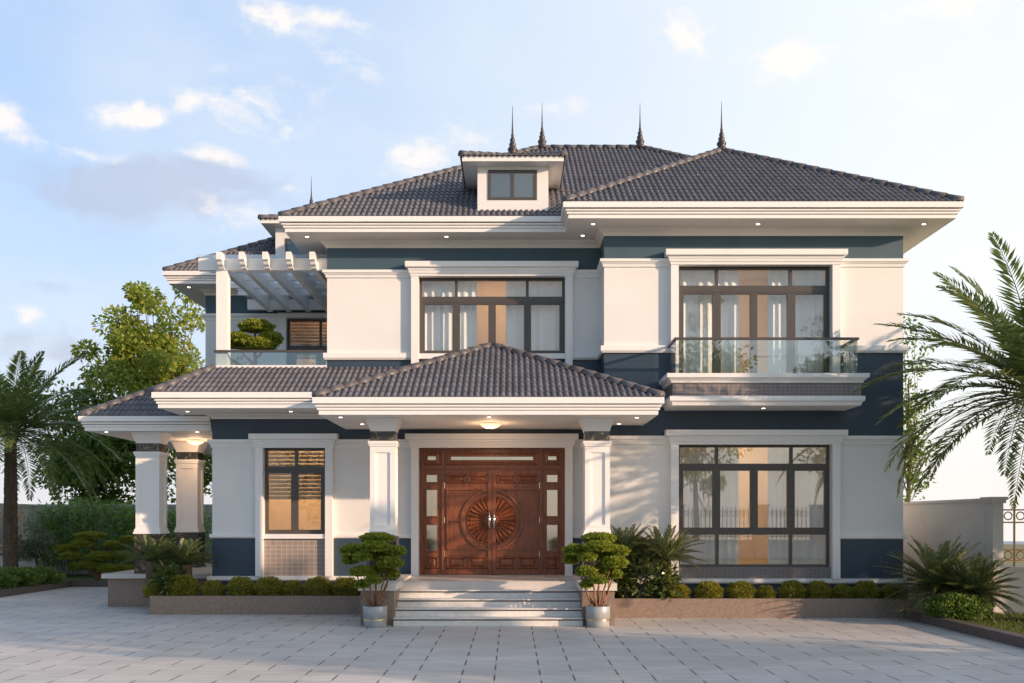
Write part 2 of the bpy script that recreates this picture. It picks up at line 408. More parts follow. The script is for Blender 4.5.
def paving_mat():
    m, nt, b = new_mat('stone_paving')
    N = nt.nodes; L = nt.links
    tc = N.new('ShaderNodeTexCoord'); sp = N.new('ShaderNodeSeparateXYZ'); cb = N.new('ShaderNodeCombineXYZ')
    L.new(tc.outputs['Object'], sp.inputs[0]); L.new(sp.outputs[0], cb.inputs[0]); L.new(sp.outputs[1], cb.inputs[1])
    mp = N.new('ShaderNodeMapping'); mp.inputs['Location'].default_value = (.21, .1, 0); L.new(cb.outputs[0], mp.inputs[0])
    br = N.new('ShaderNodeTexBrick'); br.offset = .42; br.inputs['Scale'].default_value = 1
    br.inputs['Color1'].default_value = (.63,.60,.565,1); br.inputs['Color2'].default_value = (.55,.525,.50,1); br.inputs['Mortar'].default_value = (.47,.45,.43,1)
    br.inputs['Mortar Size'].default_value = .005; br.inputs['Mortar Smooth'].default_value = .3; br.inputs['Brick Width'].default_value = .95; br.inputs['Row Height'].default_value = .42
    br.inputs['Bias'].default_value = -.1
    L.new(mp.outputs[0], br.inputs['Vector'])
    # wider open joints run away from the house only
    sx_ = N.new('ShaderNodeSeparateXYZ'); L.new(mp.outputs[0], sx_.inputs[0])
    def MM(op, a, b_=None, c=None):
        n = N.new('ShaderNodeMath'); n.operation = op
        for i_, q in enumerate((a, b_, c)):
            if q is None: continue
            if isinstance(q, (int, float)): n.inputs[i_].default_value = q
            else: L.new(q, n.inputs[i_])
        return n.outputs[0]
    par = MM('FLOORED_MODULO', MM('FLOOR', MM('DIVIDE', sx_.outputs[1], .42)), 2)
    xx = MM('FLOORED_MODULO', MM('ADD', sx_.outputs[0], MM('MULTIPLY', par, .42*.95)), .95)
    jd = MM('MINIMUM', xx, MM('SUBTRACT', .95, xx))
    jn = MM('LESS_THAN', jd, .011)
    st = N.new('ShaderNodeMapping'); st.inputs['Scale'].default_value = (1.2, 7, 1); L.new(cb.outputs[0], st.inputs[0])
    nz = N.new('ShaderNodeTexNoise'); nz.inputs['Scale'].default_value = 1.6; nz.inputs['Detail'].default_value = 9; nz.inputs['Roughness'].default_value = .65; L.new(st.outputs[0], nz.inputs['Vector'])
    big = N.new('ShaderNodeTexNoise'); big.inputs['Scale'].default_value = .35; big.inputs['Detail'].default_value = 6; L.new(cb.outputs[0], big.inputs['Vector'])
    mr = N.new('ShaderNodeMapRange'); L.new(nz.outputs[0], mr.inputs[0]); mr.inputs[1].default_value = .3; mr.inputs[2].default_value = .7; mr.inputs[3].default_value = .80; mr.inputs[4].default_value = 1.13
    mr2 = N.new('ShaderNodeMapRange'); L.new(big.outputs[0], mr2.inputs[0]); mr2.inputs[1].default_value = .3; mr2.inputs[2].default_value = .7; mr2.inputs[3].default_value = .84; mr2.inputs[4].default_value = 1.10
    mu = N.new('ShaderNodeMath'); mu.operation = 'MULTIPLY'; L.new(mr.outputs[0], mu.inputs[0]); L.new(mr2.outputs[0], mu.inputs[1])
    vm = N.new('ShaderNodeVectorMath'); vm.operation = 'SCALE'; 
    jm = N.new('ShaderNodeMix'); jm.data_type = 'RGBA'; L.new(jn, jm.inputs[0]); L.new(br.outputs['Color'], jm.inputs[6]); jm.inputs[7].default_value = (.13,.115,.11,1)
    L.new(jm.outputs[2], vm.inputs[0]); L.new(mu.outputs[0], vm.inputs['Scale'])
    L.new(vm.outputs[0], b.inputs['Base Color']); b.inputs['Roughness'].default_value = .55; b.inputs['Specular IOR Level'].default_value = .35
    iv = N.new('ShaderNodeMath'); iv.operation = 'MULTIPLY_ADD'; iv.inputs[1].default_value = -1.0; L.new(br.outputs['Fac'], iv.inputs[0])
    s2 = N.new('ShaderNodeMath'); s2.operation = 'MULTIPLY'; s2.inputs[1].default_value = .3; L.new(nz.outputs[0], s2.inputs[0]); L.new(s2.outputs[0], iv.inputs[2])
    bump(nt, b, iv.outputs[0], .5, .006)
    return m
PAVING = paving_mat()
KERBSTONE = mat('dark_kerb_stone', (.115,.085,.078), .6, .25, 20, .15, 60, detail=8)
GRASSBASE = mat('grass_ground', (.085,.105,.03), .9, .35, 2.5, .6, 40)
FIELD = mat('open_field', (.17,.16,.075), .95, .3, .05, .2, 2)
SEA = mat('sea_water', (.06,.11,.17), .35, .1, .01, .1, .2)

# ------------------------------------------------------------------ setting
def structure(o): o['kind'] = 'structure'; return o
# terrain: flat around the plot, then falling away to the sea
def terrain():
    m = MB(); rings = [0, 30, 60, 78, 110, 180, 320, 600, 900]; hs = [-.06, -.06, -.06, -.10, -1.6, -6, -16, -38, -52]
    seg = 64
    m.v.append((0, 15, hs[0]))
    for r, h in zip(rings[1:], hs[1:]):
        for k in range(seg):
            a = 2*math.pi*k/seg; m.v.append((r*math.cos(a), 15+r*math.sin(a), h))
    for k in range(seg): m.f.append((0, 1+k, 1+(k+1)%seg)); m.m.append(0)
    for j in range(len(rings)-2):
        for k in range(seg):
            a = 1+j*seg+k; b = 1+j*seg+(k+1)%seg; m.f.append((a, b, b+seg, a+seg)); m.m.append(0)
    return structure(m.build('ground', FIELD, smooth=True))
terrain()
s = MB()
s.lathe([(0.01, -48), (2600, -48)], (0, 15, 0), 96, cap=False)
structure(s.build('sea', SEA, recalc=False))
pv = MB(); KX = 7.48; KL = -12.4; KB = 28.0
pv.quad((KL, -6, 0), (KX, -6, 0), (KX, KB, 0), (KL, KB, 0))
structure(pv.build('paving', PAVING, recalc=False))
k = MB(); k.box(KX, KX+.22, -6, 19.05, -.1, .16); structure(k.build('kerb', KERBSTONE))
k = MB(); k.prism([(KL-.2, -6), (KL, -6), (KL, KB), (-6.4, KB), (-6.4, KB+.2), (KL-.2, KB+.2)], -.1, .16); structure(k.build('kerb', KERBSTONE))
lw = MB(); lw.prism([(KX+.22, -6), (18, -6), (18, 18.85), (9.1, 18.85), (9.1, 30), (KX+.22, 30)], -.08, .10); structure(lw.build('lawn', GRASSBASE))
lw = MB(); lw.prism([(-19, -6), (KL-.2, -6), (KL-.2, KB+.2), (-6.4, KB+.2), (-6.4, 33), (-19, 33)], -.08, .10); structure(lw.build('planting_bed', GRASSBASE))

# ------------------------------------------------------------------ the house
YR, YC, YB = 20.0, 20.89, 30.0         # right wing front, centre front, rear
XR0, XR1, XC0, XL0 = 1.85, 7.86, -3.88, -6.29
house = thing('villa', 'large two storey cream and navy villa with dark tiled hip roofs', 'house', (.8, 20.5, 0), world=True)

# --- walls as panels with openings and painted bands
BANDS = [(-9, 1), (.705, 1), (1.54, 0), (3.50, 2), (5.30, 0), (7.05, 3)]       # from z upwards: material slot
WM = [CREAM, NAVY, NAVY, BLUE]
def band_at(z):
    r = 0
    for zz, mi in BANDS:
        if z >= zz: r = mi
    return r
def wall(p0, p1, z0, z1, openings=(), thick=.2, mats=None, bandfn=band_at):
    """outward face on the right-hand side of p0 -> p1; openings = (u0,u1,za,zb) in metres from p0"""
    m = MB(); a = Vector(p0); b = Vector(p1); d = (b-a).normalized(); Ln = (b-a).length; nrm = Vector((d.y, -d.x))
    us = sorted({0, Ln} | {u for o in openings for u in o[:2]})
    zs = sorted({z0, z1} | {z for o in openings for z in o[2:]} | {zz for zz, _ in BANDS if z0 < zz < z1})
    def P(u, z, t): q = a + d*u - nrm*t; return (q.x, q.y, z)
    inside = lambda u, z: any(o[0] < u < o[1] and o[2] < z < o[3] for o in openings)
    for i in range(len(us)-1):
        for j in range(len(zs)-1):
            u0, u1, za, zb = us[i], us[i+1], zs[j], zs[j+1]; uc, zc = (u0+u1)/2, (za+zb)/2
            if inside(uc, zc): continue
            mi = bandfn(zc)
            m.quad(P(u0,za,0), P(u1,za,0), P(u1,zb,0), P(u0,zb,0), mi)
            m.quad(P(u1,za,thick), P(u0,za,thick), P(u0,zb,thick), P(u1,zb,thick), 0)
    for (u0, u1, za, zb) in openings:
        m.quad(P(u0,za,0), P(u0,za,thick), P(u0,zb,thick), P(u0,zb,0)); m.quad(P(u1,za,thick), P(u1,za,0), P(u1,zb,0), P(u1,zb,thick))
        m.quad(P(u0,zb,0), P(u0,zb,thick), P(u1,zb,thick), P(u1,zb,0)); m.quad(P(u0,za,thick), P(u0,za,0), P(u1,za,0), P(u1,za,thick))
    return m.build('wall', mats or WM, house, recalc=False)
Z0, ZT = 0.0, 7.75
RW = (3.33, 6.40); CW = (-1.95, 1.11); LWN = (-5.20, -3.90)      # window openings in x
RG = (.93, 3.40); RU = (4.72, 6.99); CU = (5.36, 6.98); LG = (1.585, 3.40); DO = (.72, 3.40)
wall((XR0, YR), (XR1, YR), Z0, ZT, [(RW[0]-XR0, RW[1]-XR0, *RG), (RW[0]-XR0, RW[1]-XR0, *RU)])
wall((XR0, YC), (XR0, YR), Z0, ZT)
wall((XR1, YR), (XR1, YB), Z0, ZT)
wall((XC0, YC), (XR0, YC), 4.6, ZT, [(CW[0]-XC0, CW[1]-XC0, *CU)])
wall((XL0, YC), (XR0, YC), Z0, 4.6, [(LWN[0]-XL0, LWN[1]-XL0, *LG), (CW[0]-XL0, CW[1]-XL0, *DO)])
wall((XC0, 25.3), (XC0, YC), 4.6, ZT)
wall((XL0, YB), (XL0, YC), Z0, 4.9)
TW = (-5.72, -4.05)                                             # terrace window
wall((-7.79, 25.3), (XC0, 25.3), 4.3, ZT, [(TW[0]+7.79, TW[1]+7.79, 5.0, 7.0)])
wall((-7.79, YB), (-7.79, 25.3), 4.3, ZT)
wall((XR1, YB), (-7.79, YB), Z0, ZT)
# floors and rooms seen through the glass
def slab(name, m, x0, x1, y0, y1, z0, z1): b = MB(); b.box(x0, x1, y0, y1, z0, z1); return b.build(name, m, house)
slab('floor_slab', INTFLOOR, XL0+.2, XR1-.2, YC+.2, 26, .55, .70)
slab('floor_slab', SOFFIT, XL0+.2, XR1-.2, YC+.2, 25.6, 4.45, 4.70)
slab('inner_wall', INTERIOR, XL0+.2, XR1-.2, 24.2, 24.3, .70, 4.45)
slab('inner_wall', INTERIOR, XC0+.2, XR1-.2, 24.2, 24.3, 4.70, 7.72)
slab('inner_wall', INTERIOR, 1.95, 2.05, 21.2, 24.2, .70, 4.45)
slab('inner_wall', INTERIOR, 1.95, 2.05, 21.2, 24.2, 4.70, 7.72)
slab('inner_wall', INTERIOR, -3.0, -2.9, 21.2, 24.2, .70, 4.45)
slab('inner_wall', INTERIOR, -7.6, -4.0, 27.5, 27.6, 4.70, 7.72)
for (x, y, z) in ((4.9, 22.6, 4.44), (4.9, 22.6, 7.71), (-.4, 22.9, 7.71), (-4.5, 22.9, 4.44), (-5, 26.6, 7.71)):
    k = 1.35 if z < 5 else .8
    m = MB(); m.lathe([(.02, -.06), (.24*k, -.05), (.26*k, 0)], (x, y, z), 20); m.build('added_glow_disc', ROOMGLOW, house)  # unseen glowing discs, added to warm the rooms behind the glass

# --- eaves
def fascia_profile(z0, h, out=.11):
    z1 = z0+h
    g = .022
    return [(-.06, z0-.004), (.004, z0-.004), (.004, z0+h*.22), (-g, z0+h*.22), (-g, z0+h*.26), (out*.32, z0+h*.27), (out*.32, z0+h*.40), (-g, z0+h*.40), (-g, z0+h*.44), (out*.56, z0+h*.45), (out*.56, z0+h*.57), (out*.1, z0+h*.57), (out*.1, z0+h*.62), (out, z0+h*.63), (out, z1), (-.06, z1)]
ZS, FH = 7.725, .285
MAIN = [(-4.60, 20.19), (1.095, 20.19), (1.095, 19.27), (8.594, 19.27), (8.594, 30.75), (-8.49, 30.75), (-8.49, 24.6), (-4.60, 24.6)]
e = MB(); e.prism(MAIN, ZS, ZS+.09); e.build('soffit', SOFFIT, house)
e = MB(); e.sweep([(-8.49, 30.75), (-8.49, 24.6), (-4.60, 24.6), (-4.60, 20.19), (1.095, 20.19), (1.095, 19.27), (8.594, 19.27), (8.594, 30.75)], fascia_profile(ZS, FH)); e.build('fascia', WHITE, house)
# cove under the soffit
def cove(path, z0, z1, out=.12):
    return [(-.01, z0), (.015, z0), (.02, z0+.02), (out*.45, z0+(z1-z0)*.45), (out, z1-.03), (out+.01, z1-.002), (-.01, z1-.002)]
m = MB(); m.sweep([(XC0, 25.0), (XC0, YC), (XR0, YC), (XR0, YR), (XR1, YR), (XR1, 29.8)], cove(None, 7.585, ZS)); m.build('cornice', SOFFIT, house)
m = MB(); m.sweep([(-7.79, 29.8), (-7.79, 25.3), (XC0-.1, 25.3)], cove(None, 7.585, ZS)); m.build('cornice', SOFFIT, house)

# --- mouldings
def crown(z0, z1, o=.085):
    h = z1-z0
    return [(-.01, z0), (.025, z0), (.03, z0+h*.35), (.05, z0+h*.4), (.055, z0+h*.55), (o, z0+h*.62), (o, z1), (-.01, z1)]
def plain(z0, z1, o=.06): return [(-.01, z0), (o*.6, z0), (o, z0+(z1-z0)*.3), (o, z1), (-.01, z1)]
PO = .155                                             # pilaster half overlap beyond opening
def seg(path, *profs):
    for p in profs:
        m = MB(); m.sweep(path, p); m.build('moulding', WHITE, house)
up = (crown(6.963, 7.113), plain(5.235, 5.376, .07)); gr = (crown(3.397, 3.567), plain(1.498, 1.587, .05)); base = (plain(.598, .705, .09),)
seg([(XR0, YC), (XR0, YR), (RW[0]-PO, YR)], *up); seg([(RW[1]+PO, YR), (XR1, YR), (XR1, 29.8)], *up)
seg([(XR0, YC), (XR0, YR), (RW[0]-PO, YR)], *gr); seg([(RW[1]+PO, YR), (XR1, YR), (XR1, 29.8)], *gr)
seg([(XR0, YC), (XR0, YR), (XR1, YR), (XR1, 29.8)], *base)
seg([(XC0, 25), (XC0, YC), (CW[0]-PO, YC)], *up); seg([(CW[1]+PO, YC), (XR0-.001, YC)], *up)
seg([(XL0, 29.8), (XL0, YC), (LWN[0]-PO, YC)], *gr); seg([(LWN[1]+PO, YC), (CW[0]-PO, YC)], *gr); seg([(CW[1]+PO, YC), (XR0-.001, YC)], *gr)
seg([(XL0, 29.8), (XL0, YC), (-2.75, YC)], *base)
seg([(-7.79, 29.8), (-7.79, 25.3), (TW[0]-.2, 25.3)], crown(6.963, 7.113))

# --- windows
def window(kind, ox, oz, Y, sashes, transom, lower=None, pil_bottom=None, sill=None, lintel=True, mull_top=(), mull_low=(), panel=None, label=None):
    x0, x1 = ox; z0, z1 = oz; yf = Y+.07; yb = Y+.15
    f = MB(); w = .055
    f.box(x0, x1, yf, yb, z0, z0+w); f.box(x0, x1, yf, yb, z1-w, z1); f.box(x0, x0+w, yf, yb, z0+w, z1-w); f.box(x1-w, x1, yf, yb, z0+w, z1-w)
    segs = [z0]
    ta, tb = transom
    f.box(x0+w, x1-w, yf-.004, yb, ta, tb)
    if lower: f.box(x0+w, x1-w, yf-.004, yb, *lower)
    zlo = lower[1] if lower else z0+w
    # sash stiles
    edges = [x0+w] + [v for ab in sashes for v in ab] + [x1-w]
    for i in range(0, len(edges), 2): f.box(edges[i], edges[i+1], yf+.004, yb-.004, zlo, ta)
    for a, b in sashes:
        f.box(a, b, yf+.004, yb-.004, zlo, zlo+.035); f.box(a, b, yf+.004, yb-.004, ta-.035, ta)
    for x in mull_top: f.box(x-.03, x+.03, yf+.002, yb, tb, z1-w)
    if lower:
        for x in mull_low: f.box(x-.03, x+.03, yf+.002, yb, z0+w, lower[0])
    fo = f.build('window', FRAME, house)
    if label: fo['label'] = label
    g = MB(); g.quad((x0+.03, Y+.11, z0+.03), (x1-.03, Y+.11, z0+.03), (x1-.03, Y+.11, z1-.03), (x0+.03, Y+.11, z1-.03))
    g.build('pane', GLASS_BRIGHT if kind == 'g' else GLASS, fo, recalc=False)
    if lintel:
        s = MB(); pb = pil_bottom if pil_bottom is not None else z0
        for a, b in ((x0-PO, x0), (x1, x1+PO)):
            s.box(a, b, Y-.13, Y+.01, pb, z1-.01)
            s.box(a+.02, b-.02, Y-.137, Y-.12, pb+.03, z1-.06) if False else None
        zz = z1-.012
        s.sweep([(x0-PO, Y+.01), (x0-PO, Y-.13), (x1+PO, Y-.13), (x1+PO, Y+.01)],
                [(-.12, zz), (.012, zz), (.02, zz+.05), (.035, zz+.055), (.045, zz+.10), (.06, zz+.13), (.06, zz+.165), (.11, zz+.17), (.115, zz+.185), (.115, zz+.285), (-.12, zz+.285)])
        s.build('surround', WHITE, fo)
    if sill: s = MB(); s.box(x0-.02, x1+.02, Y-.10, Y+.06, *sill); s.build('sill', WHITE, fo)
    if panel:
        s = MB(); s.box(x0, x1, Y-.03, Y+.02, panel[1], panel[2]); s.build('tile_panel', panel[0], fo)
    return fo
yf = YR+.1
def sx(vals, Y): return [(px(a, Y), px(b, Y)) for a, b in vals]
window('g', RW, RG, YR, sx([(683,712.4),(720,750),(757.6,787),(794.5,824.2)], yf), (pz(469,yf), pz(463.7,yf)), (pz(534.7,yf), pz(529.3,yf)), .70, None, True,
       [px(716.4,yf), px(791,yf)], [px(717,yf), px(790.5,yf)], (TILE_GREY, .70, .925), 'wide dark framed window of ten panes with sheer curtains')
window('r', RW, RU, YR, sx([(683.3,712.3),(720.5,750),(757,787),(795,824)], yf), (pz(292.5,yf), pz(286,yf)), None, 4.6, None, True,
       [px(716.5,yf), px(790.4,yf)], label='glazed balcony doors with four sashes and a transom light')
yf = YC+.1
window('c', CW, CU, YC, sx([(424.8,452.7),(460,488.4),(495.8,524),(531,559.4)], yf), (pz(303,yf), pz(297,yf)), None, 5.05, (5.25, 5.36), True,
       [px(456.3,yf), px(527.3,yf)], label='wide upper window above the porch roof')
window('l', LWN, LG, YC, sx([(268.4,291.3),(298.3,321)], yf), (pz(471.5,yf), pz(466.5,yf)), None, .70, (1.49, 1.583), True,
       [px(296.5,yf)], panel=(TILE_BEIGE, .70, 1.49), label='narrow two sash window over a beige tiled panel')
yf = 25.4
window('t', TW, (5.0, 7.0), 25.3, [(-5.5, -5.0), (-4.75, -4.27)], (6.15, 6.32), None, 4.9, None, False, [-4.88])
m = MB(); m.box(TW[0]-.17, TW[0], 25.2, 25.31, 4.8, 7.0); m.box(TW[0]-.2, TW[1]+.15, 25.17, 25.31, 7.0, 7.12); m.build('moulding', WHITE, house)

# --- entrance door
def entrance():
    x0, x1 = CW; z0, z1 = .72, 3.40; Y = YC+.10
    xa, xb = px(443, 21), px(541, 21); xm = (xa+xb)/2; zt = pz(467.5, 21)
    f = MB()
    f.box(x0, x1, Y+.03, Y+.10, z0, z1)                                # backing
    f.box(x0, x0+.05, Y-.01, Y+.03, z0, z1); f.box(x1-.05, x1, Y-.01, Y+.03, z0, z1); f.box(x0+.05, x1-.05, Y-.01, Y+.03, z1-.05, z1)
    f.box(x0+.05, x1-.05, Y-.01, Y+.03, zt-.03, zt+.03)
    for x in (xa, xb): f.box(x-.025, x+.025, Y-.012, Y+.03, z0, z1-.05)
    d = f.build('entrance_door', DOORWOOD, house); d['label'] = 'carved brown timber entrance door with sidelights'
    # raised panel helper: bevelled frame with field
    def raised(m, a, b, c, e, y, t=.028, w=.03):
        m.sweep([(a, y), (b, y)], [(0, c), (t, c+w*.6), (t, c+w), (t*.3, c+w*1.5), (0, c+w*1.6)])
        m.sweep([(a, y), (b, y)], [(0, e-w*1.6), (t*.3, e-w*1.5), (t, e-w), (t, e-w*.6), (0, e)])
        for p, q in ((a, a+w), (b-w, b)): m.box(p, q, y-t, y, c+w*.6, e-w*.6)
        m.frustum((a+w*2, b-w*2, 0, 0), 0, (a, b, 0, 0), 0) if False else None
        i = len(m.v); g = w*1.8
        m.v += [(a+g, y, c+g), (b-g, y, c+g), (b-g, y, e-g), (a+g, y, e-g), (a+g*1.7, y-t*.7, c+g*1.7), (b-g*1.7, y-t*.7, c+g*1.7), (b-g*1.7, y-t*.7, e-g*1.7), (a+g*1.7, y-t*.7, e-g*1.7)]
        for q in ((0,1,5,4),(1,2,6,5),(2,3,7,6),(3,0,4,7),(4,5,6,7)): m.f.append(tuple(i+k for k in q)); m.m.append(0)
    y = Y+.03
    zc = pz(520.2, 21)
    for sgn, (a, b) in ((-1, (xa+.03, xm-.004)), (1, (xm+.004, xb-.03))):
        L = MB(); yl = Y+.012
        L.box(a, b, yl, y, z0+.01, zt-.035)
        mid = (a+b)/2
        inner = xm+sgn*.10
        lo, hi = (a+.05, inner) if sgn < 0 else (inner, b-.05)
        half = (lo+hi)/2
        for (p, q) in ((lo, half-.03), (half+.03, hi)):
            raised(L, p, q, pz(483.5,21), pz(474.5,21), yl); raised(L, p, q, pz(569,21), pz(556.5,21), yl)
        # big rectangular frame of mouldings, cut by the ring
        za, zb = pz(549.5,21), pz(488.5,21)
        for (p, q, r_, s_) in ((lo, hi, za, za+.035), (lo, hi, zb-.035, zb)): L.box(p, q, yl-.03, yl, r_, s_)
        ed = lo if sgn < 0 else hi-.035
        L.box(ed, ed+.035, yl-.03, yl, za+.035, zb-.035)
        ring_r = .66
        ex = lo+.04 if sgn < 0 else hi-.04
        reach = xm+sgn*ring_r
        p, q = (ex, reach-.0) if sgn < 0 else (reach, ex)
        L.box(p, q, yl-.025, yl, zc-.02, zc+.02)
        # stepped ring and sunburst, half on each leaf
        def arc(r0, r1, h):
            n = 20; i = len(L.v)
            a0 = math.asin(.10/r1); 
            for k_ in range(n+1):
                t = -math.pi/2 + a0 + (math.pi-2*a0)*k_/n
                for r, hh in ((r0, 0), (r0+.008, h), (r1-.008, h), (r1, 0)):
                    L.v.append((xm+sgn*r*math.cos(t), yl-hh, zc+r*math.sin(t)))
            for k_ in range(n):
                for w_ in range(3):
                    v = i+k_*4+w_; L.f.append((v, v+1, v+5, v+4)); L.m.append(0)
        arc(.60, .665, .035); arc(.505, .535, .022)
        n = 13
        for k_ in range(n):
            t = -math.pi/2 + .17 + (math.pi-.34)*(k_+.5)/n; dt = (math.pi-.34)/n*.36
            i = len(L.v)
            for (r, tt, hh) in ((.15, t-dt, 0), (.15, t+dt, 0), (.50, t+dt, 0), (.50, t-dt, 0), (.17, t, .022), (.47, t, .05)):
                L.v.append((xm+sgn*(r*math.cos(tt)), yl-hh, zc+r*math.sin(tt)))
            for q_ in ((0,4,5,3),(1,2,5,4),(0,1,4),(3,5,2)): L.f.append(tuple(i+z for z in q_)); L.m.append(0)
        arc(.07, .14, .04)
        L.box(*((xm-.085, xm-.004) if sgn < 0 else (xm+.004, xm+.085)), yl-.03, yl, z0+.02, zt-.045)
        L.build('door_leaf', DOORWOOD, d)
        h = MB(); hx = xm+sgn*.05
        h.tube([(hx, yl-.095, zc-.16), (hx, yl-.095, zc+.16)], .032, 10)
        for zz in (zc-.11, zc+.11): h.tube([(hx, yl-.095, zz), (hx, yl-.02, zz)], .012, 8)
        h.build('handle', CHROME, d, smooth=True)
        hg = MB(); hx = xa+.03 if sgn < 0 else xb-.03
        for py_ in (485.5, 520, 554): hg.tube([(hx, yl-.012, pz(py_+3,21)), (hx, yl-.012, pz(py_-3,21))], .011, 8)
        hg.build('hinge', CHROME, d)
    sp = MB(); gl = MB()
    for (a, b) in ((x0+.05, xa-.025), (xb+.025, x1-.05)):
        c = (a+b)/2; hw = .11
        for (t, u) in ((482, 475), (516, 490), (550.7, 525)):
            za, zb = pz(t,21), pz(u,21)
            gl.box(c-hw, c+hw, y-.010, y-.004, za, zb)
            for q in ((c-hw-.025, c-hw, za-.025, zb+.025), (c+hw, c+hw+.025, za-.025, zb+.025), (c-hw, c+hw, za-.025, za), (c-hw, c+hw, zb, zb+.025)): sp.box(q[0], q[1], y-.022, y, q[2], q[3])
        raised(sp, c-.14, c+.14, pz(569,21), pz(556.5,21), y)
        raised(sp, c-.17, c+.17, zt+.06, z1-.08, y, .012, .02)
        gl.box(c-.085, c+.085, y-.026, y-.02, pz(460,21), pz(456.5,21))
    raised(sp, xa+.06, xb-.06, zt+.06, z1-.08, y, .012, .02)
    gl.box(px(451,21), px(533,21), y-.026, y-.02, pz(460,21), pz(456.8,21))
    sp.build('sidelight', DOORWOOD, d)
    gl.build('pane', MIRRORGLASS, d)
    s = MB()
    for a, b in ((x0-PO, x0), (x1, x1+PO)): s.box(a, b, YC-.13, YC+.01, .72, z1-.01)
    zz = z1-.012
    s.sweep([(x0-PO, YC+.01), (x0-PO, YC-.13), (x1+PO, YC-.13), (x1+PO, YC+.01)],
            [(-.12, zz), (.012, zz), (.02, zz+.05), (.035, zz+.055), (.045, zz+.10), (.06, zz+.13), (.06, zz+.165), (.11, zz+.17), (.115, zz+.185), (.115, zz+.285), (-.12, zz+.285)])
    s.build('surround', WHITE, d)
MIRRORGLASS = mat('reflective_door_glass', (.50,.46,.40), .08, .02, 2, 0, metal=.85)
entrance()

# --- tiled roofs
TP = [(0, -.006), (.14, .018), (.28, .024), (.42, .024), (.56, .018), (.70, -.006), (.85, -.010)]
def roof_plane(pts, period=.115, row=.27, seed=0):
    """pts: convex planar polygon, pts[0]->pts[1] is the eave (left to right seen from outside). returns (verts, faces, tints)"""
    P = [Vector(p) for p in pts]; u = (P[1]-P[0]).normalized()
    n = (P[1]-P[0]).cross(P[2]-P[1]).normalized()
    if n.z < 0: n = -n
    v = n.cross(u).normalized()
    uv = [((p-P[0]).dot(u), (p-P[0]).dot(v)) for p in P]
    if max(q[1] for q in uv) < .01: v = -v; uv = [((p-P[0]).dot(u), (p-P[0]).dot(v)) for p in P]
    umin, umax, vmax = min(q[0] for q in uv), max(q[0] for q in uv), max(q[1] for q in uv)
    rng = random.Random(seed+int(umax*100)); bm = bmesh.new(); lay = bm.faces.layers.float.new('tint')
    c0 = math.floor(umin/period)-1; c1 = math.ceil(umax/period)+1; rows = math.ceil(vmax/row)
    us = [((c+t)*period, h, c) for c in range(c0, c1) for t, h in TP]
    for r in range(rows):
        lines = []
        for (vv, dh) in ((r*row-.02, -.015), (r*row-.02, .024), ((r+1)*row, .002)):
            lines.append([bm.verts.new(P[0]+u*a+v*vv+n*(h+dh)) for a, h, _ in us])
        tints = {c: rng.random() for c in range(c0, c1)}
        for la, lb in zip(lines, lines[1:]):
            for i in range(len(us)-1):
                f = bm.faces.new((la[i], la[i+1], lb[i+1], lb[i])); f[lay] = tints[us[i][2]]; f.smooth = (lb is lines[2])
    cen = sum(P, Vector())/len(P)
    for i in range(len(P)):
        a, b = P[i], P[(i+1)%len(P)]
        d = (b-a).normalized(); o = d.cross(n)
        if o.dot(cen-a) > 0: o = -o
        off = .06 if i == 0 else .0
        bmesh.ops.bisect_plane(bm, geom=bm.verts[:]+bm.edges[:]+bm.faces[:], plane_co=a+o*off, plane_no=o, clear_outer=True)
    return bm
def roof(planes, caps, parent=house, flat=(), name='roof'):
    me = bpy.data.meshes.new(name); big = bmesh.new(); lay = big.faces.layers.float.new('tint')
    for i, pl in enumerate(planes):
        bm = roof_plane(pl, seed=i*7); tmp = bpy.data.meshes.new('tmp'); bm.to_mesh(tmp); bm.free(); big.from_mesh(tmp); bpy.data.meshes.remove(tmp)
    for pl in flat:
        big.faces.new([big.verts.new(p) for p in pl])
    big.to_mesh(me); big.free(); me.materials.append(TILE)
    o = link(name, me, parent)
    if caps:
        c = MB()
        for a, b in caps: ridge(c, a, b)
        c.build('ridge_cap', RIDGE, o if o.parent is None or o.parent == house else o.parent, smooth=True)
    return o
def ridge(m, a, b, r=.075):
    a = Vector(a); b = Vector(b); d = b-a; n = max(1, round(d.length/.32)); d /= n; t = d.normalized()
    s = t.cross(Vector((0,0,1))).normalized(); up_ = s.cross(t)
    for k in range(n):
        p = a+d*k; q = a+d*(k+1)+t*.03; i = len(m.v)
        for (o, rr) in ((p, r*1.12), (q, r*.9)):
            for j in range(7):
                th = math.pi*(-.08+1.16*j/6); m.v.append(tuple(o+s*rr*math.cos(th)+up_*(rr*math.sin(th)+.0)))
        for j in range(6): m.f.append((i+j, i+j+1, i+j+8, i+j+7)); m.m.append(0)
        m.f.append(tuple(i+j for j in range(7))); m.m.append(0); m.f.append(tuple(i+7+j for j in range(7))[::-1]); m.m.append(0)

